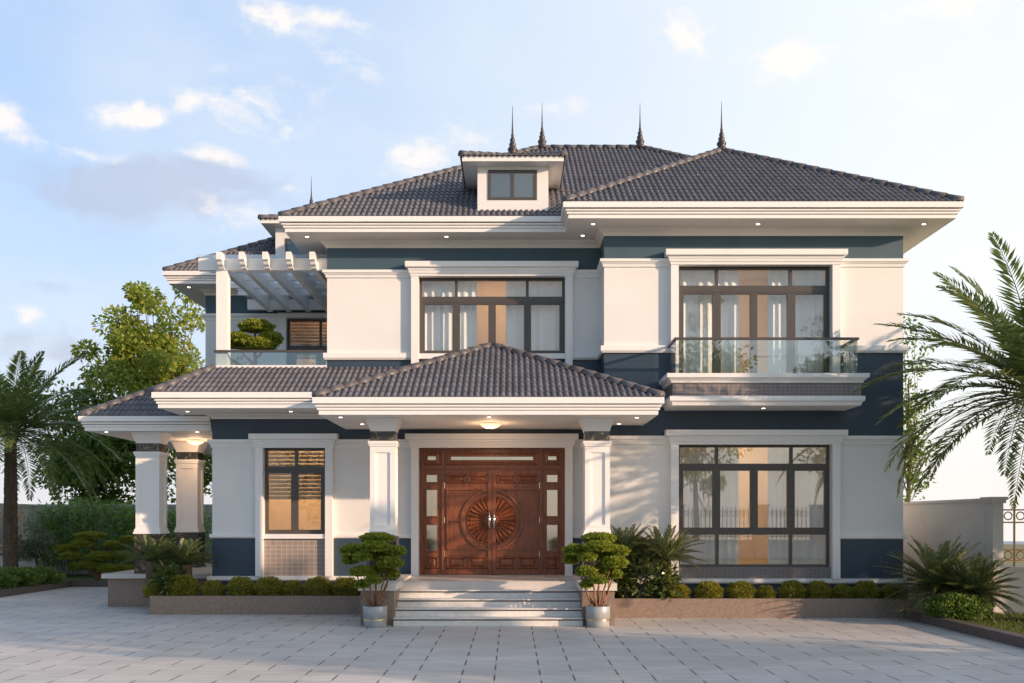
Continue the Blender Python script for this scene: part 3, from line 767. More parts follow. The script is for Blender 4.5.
ZE = ZS+FH                     # eave level of the upper roofs 8.01
PT = .63
o_ = .08
ml, mr, mf = -4.60-o_, 8.594+o_, 20.19-o_
run = 5.35; yrg = mf+run; zrg = ZE+PT*run; mbk = yrg+run
roof([[(ml, mf, ZE), (mr, mf, ZE), (mr-run, yrg, zrg), (ml+run, yrg, zrg)],
      [(ml, mbk, ZE), (ml, mf, ZE), (ml+run, yrg, zrg)],
      [(mr, mf, ZE), (mr, mbk, ZE), (mr-run, yrg, zrg)]],
     [((ml, mf, ZE+.02), (ml+run, yrg, zrg+.02)), ((ml+run, yrg, zrg+.02), (mr-run, yrg, zrg+.02)), ((mr, mf, ZE+.02), (mr-run, yrg, zrg+.02))],
     flat=[[(mr, mbk, ZE), (ml, mbk, ZE), (ml+run, yrg, zrg), (mr-run, yrg, zrg)]])
wl, wr, wf = 1.095-o_, 8.594+o_, 19.27-o_
hw = (wr-wl)/2; wx = (wl+wr)/2; WP = .625; zw = ZE+.005+WP*hw; yw = wf+hw
yback = mf + (zw-ZE)/PT + .1
roof([[(wl, wf, ZE+.005), (wr, wf, ZE+.005), (wx, yw, zw)],
      [(wl, yw+.6, ZE+.005), (wl, wf, ZE+.005), (wx, yw, zw), (wx, yw+.6, zw)],
      [(wr, wf, ZE+.005), (wr, yw+.6, ZE+.005), (wx, yw+.6, zw), (wx, yw, zw)]],
     [((wl, wf, ZE+.03), (wx, yw, zw+.02)), ((wr, wf, ZE+.03), (wx, yw, zw+.02)), ((wx, yw, zw+.02), (wx, yw+1.6, zw+.02))])
# rear left wing roof
rl, rf = -8.49-o_, 24.6-o_; rrun = 3.1
roof([[(rl, rf, ZE), (-3.2, rf, ZE), (-3.2, rf+rrun, ZE+PT*rrun), (rl+rrun, rf+rrun, ZE+PT*rrun)],
      [(rl, rf+2*rrun, ZE), (rl, rf, ZE), (rl+rrun, rf+rrun, ZE+PT*rrun)]],
     [((rl, rf, ZE+.02), (rl+rrun, rf+rrun, ZE+PT*rrun+.02)), ((rl+rrun, rf+rrun, ZE+PT*rrun+.02), (-1.5, rf+rrun, ZE+PT*rrun+.02))],
     flat=[[(-3.2, rf+2*rrun, ZE), (rl, rf+2*rrun, ZE), (rl+rrun, rf+rrun, ZE+PT*rrun), (-3.2, rf+rrun, ZE+PT*rrun)]])
# porch roof
pe = dict(l=-3.474, r=2.628, f=17.92, z=3.78)
pzt = pe['z']+.30
pl_, pr_, pf_ = pe['l']-.07, pe['r']+.07, pe['f']-.07
apx = (pl_+pr_)/2; apy = 20.72; apz = 5.50
m = MB(); m.box(pe['l'], pe['r'], pe['f'], YC-.004, pe['z'], pe['z']+.1); m.build('porch_ceiling', SOFFIT, house)
m = MB(); m.sweep([(pe['l'], YC-.005), (pe['l'], pe['f']), (pe['r'], pe['f']), (pe['r'], YR-.005)], fascia_profile(pe['z'], .30, .10)); m.build('fascia', WHITE, house)
roof([[(pl_, pf_, pzt), (pr_, pf_, pzt), (apx, apy, apz)],
      [(pl_, YC, pzt), (pl_, pf_, pzt), (apx, apy, apz), (apx, YC, apz)],
      [(pr_, pf_, pzt), (pr_, YC, pzt), (apx, YC, apz), (apx, apy, apz)]],
     [((pl_, pf_, pzt+.03), (apx, apy, apz+.02)), ((pr_, pf_, pzt+.03), (apx, apy, apz+.02))])
# lean-to roof over the ground-floor left window
lz, lf_, ll = 4.10, 19.70, -7.0
m = MB(); m.prism([(ll, lf_), (-3.40, lf_), (-3.40, YC-.004), (XL0-.004, YC-.004), (XL0-.004, 25.2), (ll, 25.2)], lz, lz+.1); m.build('soffit', SOFFIT, house)
m = MB(); m.sweep([(ll, 25.2), (ll, lf_), (-3.30, lf_)], fascia_profile(lz, .30, .10)); m.build('fascia', WHITE, house)
m = MB(); m.sweep([(XL0, 25.0), (XL0, YC), (-3.45, YC)], cove(None, 4.0, lz, .1)); m.build('cornice', SOFFIT, house)
lzt = lz+.30; ltop = 5.06
roof([[(ll-.07, lf_-.07, lzt), (-2.2, lf_-.07, lzt), (-2.2, YC, ltop), (XL0+.02, YC, ltop)],
      [(ll-.07, 25.2, lzt), (ll-.07, lf_-.07, lzt), (XL0+.02, YC, ltop), (XL0+.02, 25.2, ltop)]],
     [((ll-.07, lf_-.07, lzt+.03), (XL0+.02, YC, ltop+.02))])
# side porch on the left
sp_l, sp_f, sp_z = -9.08, 21.16, 3.78
m = MB(); m.box(sp_l, XL0-.1, sp_f, 29, sp_z, sp_z+.1); m.build('porch_ceiling', SOFFIT, house)
m = MB(); m.sweep([(sp_l, 29), (sp_l, sp_f), (XL0-.1, sp_f)], fascia_profile(sp_z, .30, .10)); m.build('fascia', WHITE, house)
sl, sf = sp_l-.07, sp_f-.07; st = 1.42; sz = sp_z+.30
roof([[(sl, sf, sz), (XL0, sf, sz), (XL0, sf+st, sz+.6*st), (sl+st, sf+st, sz+.6*st)],
      [(sl, 29, sz), (sl, sf, sz), (sl+st, sf+st, sz+.6*st), (sl+st, 29, sz+.6*st)]],
     [((sl, sf, sz+.03), (sl+st, sf+st, sz+.6*st+.02)), ((sl+st, sf+st, sz+.6*st+.02), (sl+st, 25.2, sz+.6*st+.02))])

# --- dormers
def dormer(x0, x1, yw_, zb, ov, zs_, fh, depth, apex, win, label):
    d = MB(); d.box(x0, x1, yw_, yw_+depth, zb, zs_)
    w = d.build('dormer', CREAM, house); w['label'] = label
    s = MB(); s.box(x0-ov, x1+ov, yw_-ov, yw_+depth+ov*.2, zs_, zs_+fh); s.build('eave', WHITE, w)
    f = MB(); a, b, c, e = win; yy = yw_-.012
    t = .055; mid = (a+b)/2
    f.box(a, b, yy, yw_+.02, c, c+t); f.box(a, b, yy, yw_+.02, e-t*1.3, e)
    for q in ((a, a+t), (mid-t*.6, mid+t*.6), (b-t*1.3, b)): f.box(q[0], q[1], yy-.003, yw_+.02, c+.002, e-.002)
    f.build('frame', FRAME, w)
    g = MB(); g.box(a+.02, b-.02, yw_-.006, yw_+.01, c+.02, e-.02); g.build('pane', DARKGLASS, w)
    ex = .02; A = (x0-ov-ex, yw_-ov-ex); B = (x1+ov+ex, yw_+depth+ov*.2); zt = zs_+fh+.01
    ax, ay, az_ = apex
    r = roof([[(A[0], A[1], zt), (B[0], A[1], zt), (ax, ay, az_)],
              [(A[0], B[1], zt), (A[0], A[1], zt), (ax, ay, az_), (ax, B[1], az_)],
              [(B[0], A[1], zt), (B[0], B[1], zt), (ax, B[1], az_), (ax, ay, az_)]],
             [((A[0], A[1], zt+.02), (ax, ay, az_+.01)), ((B[0], A[1], zt+.02), (ax, ay, az_+.01))], parent=w)
DARKGLASS = mat('attic_glass', (.10,.14,.17), .05, .03, 2, 0, spec=1.0)
dy = 20.44
dormer(px(477.5,dy), px(548.4,dy), dy, 8.05, .30, 9.14, .10, 1.6, (px(512.5,21.6), 21.6, 9.75), (px(488,dy), px(537,dy), pz(200,dy), pz(170,dy)), 'small dormer with a two pane window on the main roof')
dormer(-6.0, -3.6, 25.25, 7.9, .30, 9.32, .10, 2.4, (-5.15, 26.3, 9.9), (-5.75, -4.2, 8.35, 9.02), 'half hidden dormer above the terrace')

# --- finials
def finial(x, y, z, s=1.0):
    m = MB()
    m.lathe([(.13,-.06),(.14,0),(.10,.03),(.085,.06),(.11,.10),(.115,.13),(.09,.17),(.06,.19),(.08,.22),(.075,.26),(.045,.29),(.06,.32),(.055,.36),(.03,.40),(.035,.44),(.022,.50),(.014,.7),(.008,.95),(.004,1.12)], (0,0,0), 14)
    o = m.build('finial', FINIAL, house, smooth=True); o.location = Vector(o.location)+Vector((x, y, z)); o.scale = (s, s, s)
finial(wx, yw, zw+.05, .98); finial(ml+run+.1, yrg, zrg+.05); finial(mr-run-.05, yrg, zrg+.05); finial(px(512.5,21.6), 21.6, 9.80, .95); finial(-5.22, 25.9, 9.9, .82)

# --- porch: columns, plinths, steps
def column(x0, x1, y0, y1, zf, zs_):
    m = MB(); t = .0
    z_b, z_m, z_s0, z_s1, z_n, z_d = zf, 1.581, 1.693, 3.262, 3.356, 3.54
    w = x1-x0; ins = w*.2; dp = .03
    # shaft with a recessed panel on every face: a core and raised borders
    m.box(x0+dp, x1-dp, y0+dp, y1-dp, z_s0, z_s1)
    for (a, b, c, d) in ((x0, x0+ins, y0, y0+ins), (x1-ins, x1, y0, y0+ins), (x0, x0+ins, y1-ins, y1), (x1-ins, x1, y1-ins, y1)): m.box(a, b, c, d, z_s0, z_s1)
    for (a, b) in ((z_s0, z_s0+.10), (z_s1-.12, z_s1)):
        m.box(x0+ins, x1-ins, y0, y0+dp, a, b); m.box(x0+ins, x1-ins, y1-dp, y1, a, b); m.box(x0, x0+dp, y0+ins, y1-ins, a, b); m.box(x1-dp, x1, y0+ins, y1-ins, a, b)
    g = ins+.035                                         # inner bead of the panel
    for yy in (y0+dp-.012, y1-dp):
        m.box(x0+ins, x0+g, yy, yy+.012, z_s0+.10, z_s1-.12); m.box(x1-g, x1-ins, yy, yy+.012, z_s0+.10, z_s1-.12)
    c = m.build('column', WHITE, house)
    k = MB(); q = .035
    k.box(x0-.02, x1+.02, y0-.02, y1+.02, z_s1, z_s1+.04); k.box(x0-q, x1+q, y0-q, y1+q, z_s1+.04, z_n)
    k.frustum((x0+.004, x1-.004, y0+.004, y1-.004), z_d, (x0-.01, x1+.01, y0-.01, y1+.01), z_d+.05)
    k.frustum((x0-.01, x1+.01, y0-.01, y1+.01), z_d+.05, (x0-.085, x1+.085, y0-.085, y1+.085), zs_-.002)
    k.build('capital', WHITE, c)
    k = MB(); k.box(x0+.006, x1-.006, y0+.006, y1-.006, z_n, z_d); k.build('marble_band', MARBLE, c)
    k = MB(); k.box(x0-.02, x1+.02, y0-.02, y1+.02, z_m+.05, z_s0); k.box(x0-.04, x1+.04, y0-.04, y1+.04, z_m, z_m+.05); k.build('base_moulding', WHITE, c)
    k = MB(); k.box(x0-.02, x1+.02, y0-.02, y1+.02, zf, z_m); k.build('marble_plinth', MARBLE, c)
PF = .72
column(-2.653, -2.186, 18.6, 19.07, PF+.03, 3.78); column(1.364, 1.831, 18.6, 19.07, PF+.03, 3.78)
column(-8.13, -7.62, 21.5, 22.0, PF, 3.78); column(-8.20, -7.68, 24.3, 24.8, PF, 3.78); column(-8.20, -7.68, 27.3, 27.8, PF, 3.78)
SX0, SX1 = px(393, 17.6), px(583, 17.6)
st_ = MB(); st_.box(SX0, SX1, 18.77, YC-.01, .0, PF); steps = st_.build('entrance_steps', PORCHFLOOR, house)
for k_ in range(5):
    y0 = 17.62+.30*k_; zt = .144*(k_+1)
    r_ = MB(); r_.box(SX0, SX1, y0+.04, (y0+.36 if k_ < 4 else 18.98), zt-.144, zt-.050); r_.build('riser', GRANITE_STEP, steps)
    r_ = MB(); r_.box(SX0+.001, SX1-.001, y0+.055, y0+.30, zt-.050, zt-.022); r_.build('shadow_strip', NOSING_SHADE, steps)  # dark strip painted as the shadow under the tread overhang
    r_ = MB(); r_.box(SX0, SX1, y0, (y0+.36 if k_ < 4 else 19.0), zt-.022, zt+(0 if k_ < 4 else .002)); r_.build('tread', GRANITE_STEP, steps)
for a, b in ((px(360,17.7), SX0-.003), (SX1+.003, px(615,17.7))):
    m = MB(); m.box(a, b, 17.78, YC-.1, 0, PF-.10); c = m.build('step_cheek', GRANITE_BROWN, house)
    m = MB(); m.box(a-.04, b+.04, 17.73, YC-.1, PF-.10, PF+.03); m.build('coping', GRANITE_STEP, c)
# floor and platform of the side porch
m = MB(); m.box(-8.75, XL0-.003, 21.55, 29, 0, PF-.10); c = m.build('porch_platform', GRANITE_BROWN, house)
m = MB(); m.box(-8.85, XL0-.003, 21.45, 29, PF-.10, PF-.001); m.build('coping', PORCHFLOOR, c)

# --- balcony
bx0, bx1, bf = 2.96, 6.81, 18.90
m = MB(); m.box(3.07, 6.67, 19.02, YR-.002, 4.22, 4.52); bal = m.build('balcony', TILE_GREY, house); bal['label'] = 'projecting balcony with a glass railing'
m = MB(); m.sweep([(3.07, YR-.002), (3.07, 19.02), (6.67, 19.02), (6.67, YR-.002)], [(-.2, 4.50), (.03, 4.50), (.045, 4.54), (.075, 4.56), (.08, 4.585), (.12, 4.59), (.125, 4.67), (-.2, 4.67)])
m.box(3.20, 6.54, 19.15, YR-.002, 4.53, 4.665); m.build('coping', WHITE, bal)
m = MB(); m.sweep([(3.07, YR-.002), (3.07, 19.02), (6.67, 19.02), (6.67, YR-.002)], [(-.2, 4.07), (.0, 4.07), (.02, 4.13), (.05, 4.15), (.06, 4.17), (.06, 4.245), (-.2, 4.245)])
m.box(3.20, 6.54, 19.15, YR-.002, 4.075, 4.2); m.build('lower_slab', WHITE, bal)
gx0, gx1, gy = 3.13, 6.62, 19.06
m = MB(); 
n_ = 3
for i in range(n_):
    a = gx0+(gx1-gx0)*i/n_+.008; b = gx0+(gx1-gx0)*(i+1)/n_-.008; m.box(a, b, gy, gy+.012, 4.68, 5.33)
m.box(gx0, gx0+.012, gy+.03, YR-.15, 4.68, 5.33); m.box(gx1-.012, gx1, gy+.03, YR-.15, 4.68, 5.33)
m.build('glass_panel', RAILGLASS, bal)
m = MB(); m.box(gx0-.02, gx1+.02, gy-.02, gy+.035, 5.33, 5.375); m.box(gx0-.02, gx0+.035, gy+.035, YR-.01, 5.33, 5.375); m.box(gx1-.035, gx1+.02, gy+.035, YR-.01, 5.33, 5.375); m.build('handrail', FRAME, bal)

# --- terrace: parapet, railing, pergola
m = MB(); m.box(XL0+.05, XC0, YC+.02, 25.29, 4.72, 4.90); m.build('terrace_floor', PORCHFLOOR, house)
m = MB(); m.box(XL0-.02, XC0+.0, YC+.003, YC+.22, 4.90, 5.13); m.box(XL0-.02, XL0+.18, YC+.22, 25.29, 4.90, 5.13); m.build('parapet', WHITE, house)
m = MB(); m.box(XL0+.04, XC0-.01, YC+.06, YC+.072, 5.13, 5.41); m.box(XL0+.04, XL0+.052, YC+.08, 25.2, 5.13, 5.41); tr_ = m.build('terrace_railing', RAILGLASS, house)
m = MB(); m.box(XL0+.02, XC0-.002, YC+.04, YC+.095, 5.41, 5.455); m.box(XL0+.02, XL0+.075, YC+.095, 25.2, 5.41, 5.455); m.build('handrail', FRAME, tr_)
m = MB()
m.prism([(0,0)]*0 or [(-6.62,21.0),(XC0-.002,21.0),(XC0-.002,21.12),(-6.62,21.12)], 7.15, 7.40)
pg = m.build('pergola', WHITE, house)
m = MB(); m.prism([(-6.62,24.9),(XC0-.002,24.9),(XC0-.002,25.0),(-6.62,25.0)], 7.15, 7.40); m.build('rear_beam', WHITE, pg)
pg['label'] = 'white timber pergola over the upper terrace'
for X in (-6.10, -5.63, -5.14, -4.65, -4.16):
    m = MB(); i = len(m.v); a, b = X-.055, X+.055
    side = [(20.70,7.46),(20.70,7.30),(20.76,7.28),(20.80,7.22),(20.87,7.20),(20.90,7.16),(20.98,7.14),(25.16,7.14),(25.16,7.46)]
    n = len(side)
    m.v += [(a,y,z) for y,z in side]+[(b,y,z) for y,z in side]
    m.f += [tuple(range(n)), tuple(range(n,2*n))[::-1]] + [(k_,(k_+1)%n,n+(k_+1)%n,n+k_) for k_ in range(n)]; m.m += [0]*(n+2)
    m.build('rafter', WHITE, pg)
for Y in (21.85, 22.6, 23.33, 24.07):
    m = MB(); m.box(-6.62, XC0-.003, Y-.03, Y+.03, 7.31, 7.40); m.build('batten', WHITE, pg)
m = MB(); m.box(-6.66, XC0-.003, 20.98, 25.15, 7.465, 7.475); m.build('roof_panel', FROST, pg)
m = MB(); m.box(px(216.3,21.0), px(227.4,21.0), 20.99, 21.22, 4.90, 7.148); m.build('post', WHITE, pg)

# --- lamps set into the soffits
def downlight(x, y, z):
    m = MB(); m.lathe([(.050,-.014),(.056,-.006),(.056,0)], (0,0,0), 16); m2 = MB(); m2.lathe([(.034,-.017),(.034,-.013)], (0,0,0), 14)
    o = m.build('downlight', WHITE, house); o.location = Vector(o.location)+Vector((x, y, z)); m2.build('lens', LAMP, o)
for x in (1.6, 4.85, 8.12): downlight(x, 19.62, ZS)
downlight(1.45, 20.42, ZS)
for x in (-4.22, -1.35): downlight(x, 20.5, ZS)
downlight(-8.1, 24.95, ZS)
for x in (-6.6, -4.5): downlight(x, 20.25, lz)
for (x, y) in ((-3.15, 18.3), (-2.95, 19.6), (2.3, 18.35), (2.1, 19.55), (-.42, 18.25)): downlight(x, y, 3.78)
for x in (-8.7, -6.75): downlight(x, 21.35, 3.78)
downlight(4.9, 19.4, 4.07)
def ceiling_lamp(x, y, label, power):
    t = thing('ceiling_lamp', label, 'lamp', (x, y, 3.78), group='dome lamps under the porch ceilings')
    m = MB(); m.lathe([(.10,-.05),(.13,-.03),(.13,0)], (0,0,0), 20); m.build('mount', GOLD, t, smooth=True)
    m = MB(); m.lathe([(.02,-.11),(.09,-.10),(.16,-.075),(.21,-.03),(.215,-.02),(.20,-.02)], (0,0,0), 24); m.build('lamp_shade', DOME, t, smooth=True)
    ld = bpy.data.lights.new('bulb', 'POINT'); ld.energy = power; ld.color = (1, .62, .36); ld.shadow_soft_size = .12
    lo = bpy.data.objects.new('bulb', ld); COL.objects.link(lo); lo.parent = t; lo.location = (0, 0, -.24)
ceiling_lamp(-.42, 19.5, 'glowing dome lamp on the porch ceiling above the entrance steps', 9)
ceiling_lamp(-7.5, 23.6, 'glowing dome lamp on the side porch ceiling at left', 13)

# --- curtains and blinds
def curtain(x0, x1, z0, z1, y, label, amp=.032, pitch=.17, seed=1):
    rng = random.Random(seed); n = int((x1-x0)/.018); m = MB(); rows = 6
    ph = rng.random()*6; jit = [rng.uniform(-.3,.3) for _ in range(200)]
    for j in range(rows+1):
        t = j/rows
        for k_ in range(n+1):
            s_ = k_/n; x = x0+(x1-x0)*s_
            a = 2*math.pi*x/pitch + ph + jit[int(x*7) % 200]*1.5
            m.v.append((x+.012*math.sin(a*2)*(1-t), y+amp*(.6+.4*(1-t))*math.sin(a)+.012*math.sin(a*.37), z0+(z1-z0)*t))
    for j in range(rows):
        for k_ in range(n):
            a = j*(n+1)+k_; m.f.append((a, a+1, a+n+2, a+n+1)); m.m.append(0)
    o = m.build('curtain', CURTAIN, smooth=True, recalc=False)
    return tag(o, label, 'curtain', 'sheer white curtains behind the windows')
cz = lambda p: px(p, 20.35)
curtain(RW[0]-.05, cz(739), .75, 3.5, 20.36, 'sheer white curtain at left behind the ground floor ten pane window', seed=2)
curtain(cz(768), RW[1]+.05, .75, 3.5, 20.36, 'sheer white curtain at right behind the ground floor ten pane window', seed=3)
curtain(RW[0]-.05, cz(739), 4.72, 7.1, 20.36, 'sheer white curtain at left behind the balcony doors', seed=4)
curtain(cz(768), RW[1]+.05, 4.72, 7.1, 20.36, 'sheer white curtain at right behind the balcony doors', seed=5)
cc = lambda p: px(p, 21.2)
curtain(CW[0]-.05, cc(477), 5.2, 7.1, 21.22, 'sheer white curtain at left behind the upper window over the porch', seed=6)
curtain(cc(506), CW[1]+.05, 5.2, 7.1, 21.22, 'sheer white curtain at right behind the upper window over the porch', seed=7)
def blind(x0, x1, z0, z1, y, label):
    t = thing('window_blind', label, 'blind', ((x0+x1)/2, y, z0), group='wooden slat blinds behind the windows')
    m = MB(); hw_ = (x1-x0)/2; n = int((z1-z0)/.085)
    for k_ in range(n):
        z = .04+k_*.085; m.box(-hw_, hw_, -.01, .012, z, z+.070)
    m.build('slats', BLINDWOOD, t)
    m = MB(); m.box(-hw_, hw_, -.03, .03, z1-z0-.03, z1-z0+.05); m.build('head_rail', BLINDWOOD, t)
    m = MB()
    for x in (-hw_*.6, hw_*.6): m.box(x-.004, x+.004, -.017, -.012, 0, z1-z0)
    m.build('cord', BLINDWOOD, t)
blind(-5.28, -3.82, 2.28, 3.45, YC+.36, 'wooden slat blind half lowered in the narrow ground floor window')
blind(-5.85, -3.9, 6.0, 7.05, 25.75, 'wooden slat blind half lowered in the terrace window')

# ------------------------------------------------------------------ planters
def planter(x0, x1, y0, y1, zt, label):
    t = thing('planter', label, 'planter', ((x0+x1)/2, (y0+y1)/2, 0), group='granite planters along the facade')
    m = MB(); hx, hy = (x1-x0)/2, (y1-y0)/2; w = .12
    m.box(-hx, hx, -hy, -hy+w, 0, zt); m.box(-hx, -hx+w, -hy+w, hy, 0, zt); m.box(hx-w, hx, -hy+w, hy, 0, zt); m.build('planter_wall', GRANITE_BROWN, t)
    m = MB(); m.box(-hx+w, hx-w, -hy+w, hy, 0, zt-.05); m.build('soil', SOIL, t)
planter(px(150,19.8), px(360,17.7)-.01, 19.78, YC-.005, .37, 'long low granite planter left of the entrance steps')
planter(px(615,17.7)+.01, 7.69, 19.1, YR-.005, .37, 'long low granite planter right of the entrance steps')

# ------------------------------------------------------------------ plants
def mesh_np(name, V, Fq, mat_, smooth=False):
    V = np.asarray(V, np.float32).reshape(-1, 3); Fq = np.asarray(Fq, np.int32)
    me = bpy.data.meshes.new(name); me.vertices.add(len(V)); me.vertices.foreach_set('co', V.ravel())
    k = Fq.shape[1]
    me.loops.add(Fq.size); me.loops.foreach_set('vertex_index', Fq.ravel())
    me.polygons.add(len(Fq)); me.polygons.foreach_set('loop_start', np.arange(0, Fq.size, k, dtype=np.int32)); me.polygons.foreach_set('loop_total', np.full(len(Fq), k, np.int32))
    me.materials.append(mat_); me.update(calc_edges=True); me.validate()
    return me
def norm(a): return a/np.maximum(np.linalg.norm(a, axis=-1, keepdims=True), 1e-9)
def leaf_arr(P, D, Nn, Ln, W, bend=.15):
    """one folded rhomb per leaf"""
    D = norm(D); S = norm(np.cross(D, Nn)); U = np.cross(S, D)
    Ln = np.broadcast_to(np.asarray(Ln, float), (len(P),))[:, None]; W = np.broadcast_to(np.asarray(W, float), (len(P),))[:, None]
    V = np.stack([P, P+D*Ln*.45+S*W*.5+U*Ln*bend*.5, P+D*Ln-U*Ln*bend, P+D*Ln*.45-S*W*.5+U*Ln*bend*.5], 1).reshape(-1, 3)
    Fq = np.arange(len(P)*4).reshape(-1, 4)
    return V, Fq
def shell_leaves(rng, c, r, n, L, W, inner=.55, out=.8, flat_bottom=None):
    """leaves filling an ellipsoid, denser near its surface and pointing outwards"""
    d = norm(rng.normal(size=(n, 3))); rad = 1-(1-inner)*rng.random(n)**1.6
    lump = 1+.10*np.sin(d[:,0]*7+c[0]*9)*np.sin(d[:,1]*6+c[1]*5)+.08*np.sin(d[:,2]*9+c[0]*3)
    p = d*(rad*lump)[:, None]
    if flat_bottom is not None: p[:, 2] = np.where(p[:, 2] < flat_bottom, flat_bottom+.12*(p[:, 2]-flat_bottom), p[:, 2])
    P = np.asarray(c)+p*np.asarray(r)
    D = norm(d/np.asarray(r)*np.mean(r)*out+rng.normal(size=(n, 3))*.6+np.array([0, 0, .25]))
    Nn = norm(rng.normal(size=(n, 3))+np.array([0, 0, .8]))
    return leaf_arr(P, D, Nn, L*(.7+.6*rng.random(n)), W*(.7+.6*rng.random(n)))
def cat(parts):
    Vs, Fs, o = [], [], 0
    for V, Fq in parts: Vs.append(V); Fs.append(Fq+o); o += len(V)
    return np.concatenate(Vs), np.concatenate(Fs)

BOX = leafmat('boxwood_leaf', (.14,.165,.02), (.26,.27,.034), (.46,.40,.055), .3)
PADLEAF = leafmat('bonsai_leaf', (.11,.18,.02), (.21,.28,.03), (.40,.40,.055), .3)
PADDARK = leafmat('dark_topiary_leaf', (.15,.21,.028), (.27,.31,.04), (.44,.42,.06), .3)
TREELEAF = leafmat('tree_leaf', (.12,.19,.03), (.23,.31,.05), (.42,.44,.085), .5)
TREEDARK = leafmat('dark_tree_leaf', (.075,.15,.03), (.13,.22,.04), (.22,.29,.06), .4)
PALMLEAF = leafmat('palm_leaf', (.08,.135,.042), (.135,.20,.055), (.26,.30,.09), .3, .38, .6)
CYCAD = leafmat('cycad_leaf', (.085,.125,.045), (.14,.19,.06), (.27,.29,.11), .25, .38, .6)
BAMBOO = leafmat('bamboo_leaf', (.13,.25,.06), (.20,.34,.08), (.30,.42,.11), .45)
OLIVE = leafmat('olive_leaf', (.14,.17,.11), (.20,.23,.15), (.28,.30,.20), .25)
GRASSLEAF = leafmat('grass_blade', (.05,.09,.014), (.09,.13,.02), (.16,.18,.035), .4)

# boxwood balls
def ball_mesh(seed):
    rng = np.random.default_rng(seed)
    return mesh_np('boxwood', *shell_leaves(rng, (0,0,.46), (.49,.49,.45), 5200, .062, .038, .62, .9), BOX)
BALLS = [ball_mesh(s_) for s_ in (11, 12, 13, 14)]
ORD = ['first', 'second', 'third', 'fourth', 'fifth', 'sixth', 'seventh', 'eighth', 'ninth', 'tenth']
def balls(spots, Y, zb, where):
    for i, (x, w, yt) in enumerate(spots):
        o = link('boxwood_ball', BALLS[i % 4]); W = w*Y/F*.90; H = pz(yt, Y)-zb
        o.location = (px(x, Y), Y, zb-.02); o.scale = (W, W*.95, max(H, .18)/.92); o.rotation_euler = (0, 0, i*1.7)
        tag(o, f'{ORD[i]} clipped boxwood ball from the left in the {where}', 'shrub', f'boxwood balls in the {where}')
balls([(155, 25, 581), (183, 36, 575), (213, 26, 580), (241, 32, 576.5), (269, 33, 576.5), (293, 24, 580), (318.5, 32, 576.5), (346, 34, 577)], 20.1, .32, 'left planter')
balls([(679, 26, 584), (709, 33, 581), (741, 32, 581), (766, 22, 585), (792, 30, 580), (818, 29, 580.5), (842, 24, 584), (866, 30, 580.5), (893, 32, 584)], 19.42, .32, 'right planter')

def frond_arr(rng, base, az, e0, Ln, droop, npairs, lw, ll_, vee=.5, tipw=.5, start=.12, ang=.9, sag=.25, sweep=None):
    """pinnate leaf: returns leaflets and rachis points"""
    n = 28; s_ = np.linspace(0, 1, n); pitch = e0-droop*s_**1.25
    h = np.array([math.cos(az), math.sin(az), 0]); side = np.array([-math.sin(az), math.cos(az), 0])
    d = np.cos(pitch)[:, None]*h+np.sin(pitch)[:, None]*np.array([0,0,1])
    tw = rng.normal()*.10
    d = d+side*(tw*s_)[:, None]; d = norm(d)
    pts = np.asarray(base)+np.concatenate([[[0,0,0]], np.cumsum((d[1:]+d[:-1])*.5*Ln/(n-1), 0)])
    t = np.linspace(start, .995, npairs); P = np.stack([np.interp(t, s_, pts[:, k]) for k in range(3)], 1); T = norm(np.stack([np.interp(t, s_, d[:, k]) for k in range(3)], 1))
    S = norm(np.cross(T, np.array([0,0,1.0])+1e-6)); U = norm(np.cross(S, T))
    out = []
    for sg in (-1, 1):
        a = ang*(1-.45*t)+rng.normal(size=npairs)*.07
        D = T*np.cos(a)[:, None]+(S*sg*math.cos(vee)+U*math.sin(vee))*np.sin(a)[:, None]
        D = norm(D+np.array([0,0,-1])*sag*rng.uniform(.5, 1.4, npairs)[:, None]+rng.normal(size=(npairs,3))*.06)
        L = ll_*(np.sin(np.pi*np.clip(t*.86+.12, 0, 1))**.55)*(1-.35*t*tipw)*rng.uniform(.85, 1.12, npairs)
        out.append(leaf_arr(P+rng.normal(size=P.shape)*.004, D, U+S*sg*.3, L, lw, .06))
    return cat(out), pts
def palm_crown(seed, n, Ln, npairs, lw, ll_, e_hi, e_lo, droop, base_r=.1, vee=.45, sag=.25, azs=None, rach=.018, tubes=True, start=.12, mat_=None, ang=.9):
    rng = np.random.default_rng(seed); parts = []; rm = MB()
    for k in range(n):
        f = (k+.5)/n; az = k*2.39996+rng.normal()*.12
        e0 = e_hi+(e_lo-e_hi)*f**.9+rng.normal()*.06; L = Ln*rng.uniform(.85, 1.08)*(1-.18*(1-f)**3)
        b = (base_r*math.cos(az), base_r*math.sin(az), .04*(1-f))
        arr, pts = frond_arr(rng, b, az, e0, L, droop*rng.uniform(.8, 1.2)*(.6+.55*f), npairs, lw, ll_, vee, .6, start, ang, sag)
        parts.append(arr)
        if tubes: rm.tube([tuple(p) for p in pts[::3]], [rach*(1-.85*i/9) for i in range(len(pts[::3]))], 5)
    V, Fq = cat(parts)
    me = mesh_np('crown', V, Fq, mat_ or PALMLEAF)
    return me, rm
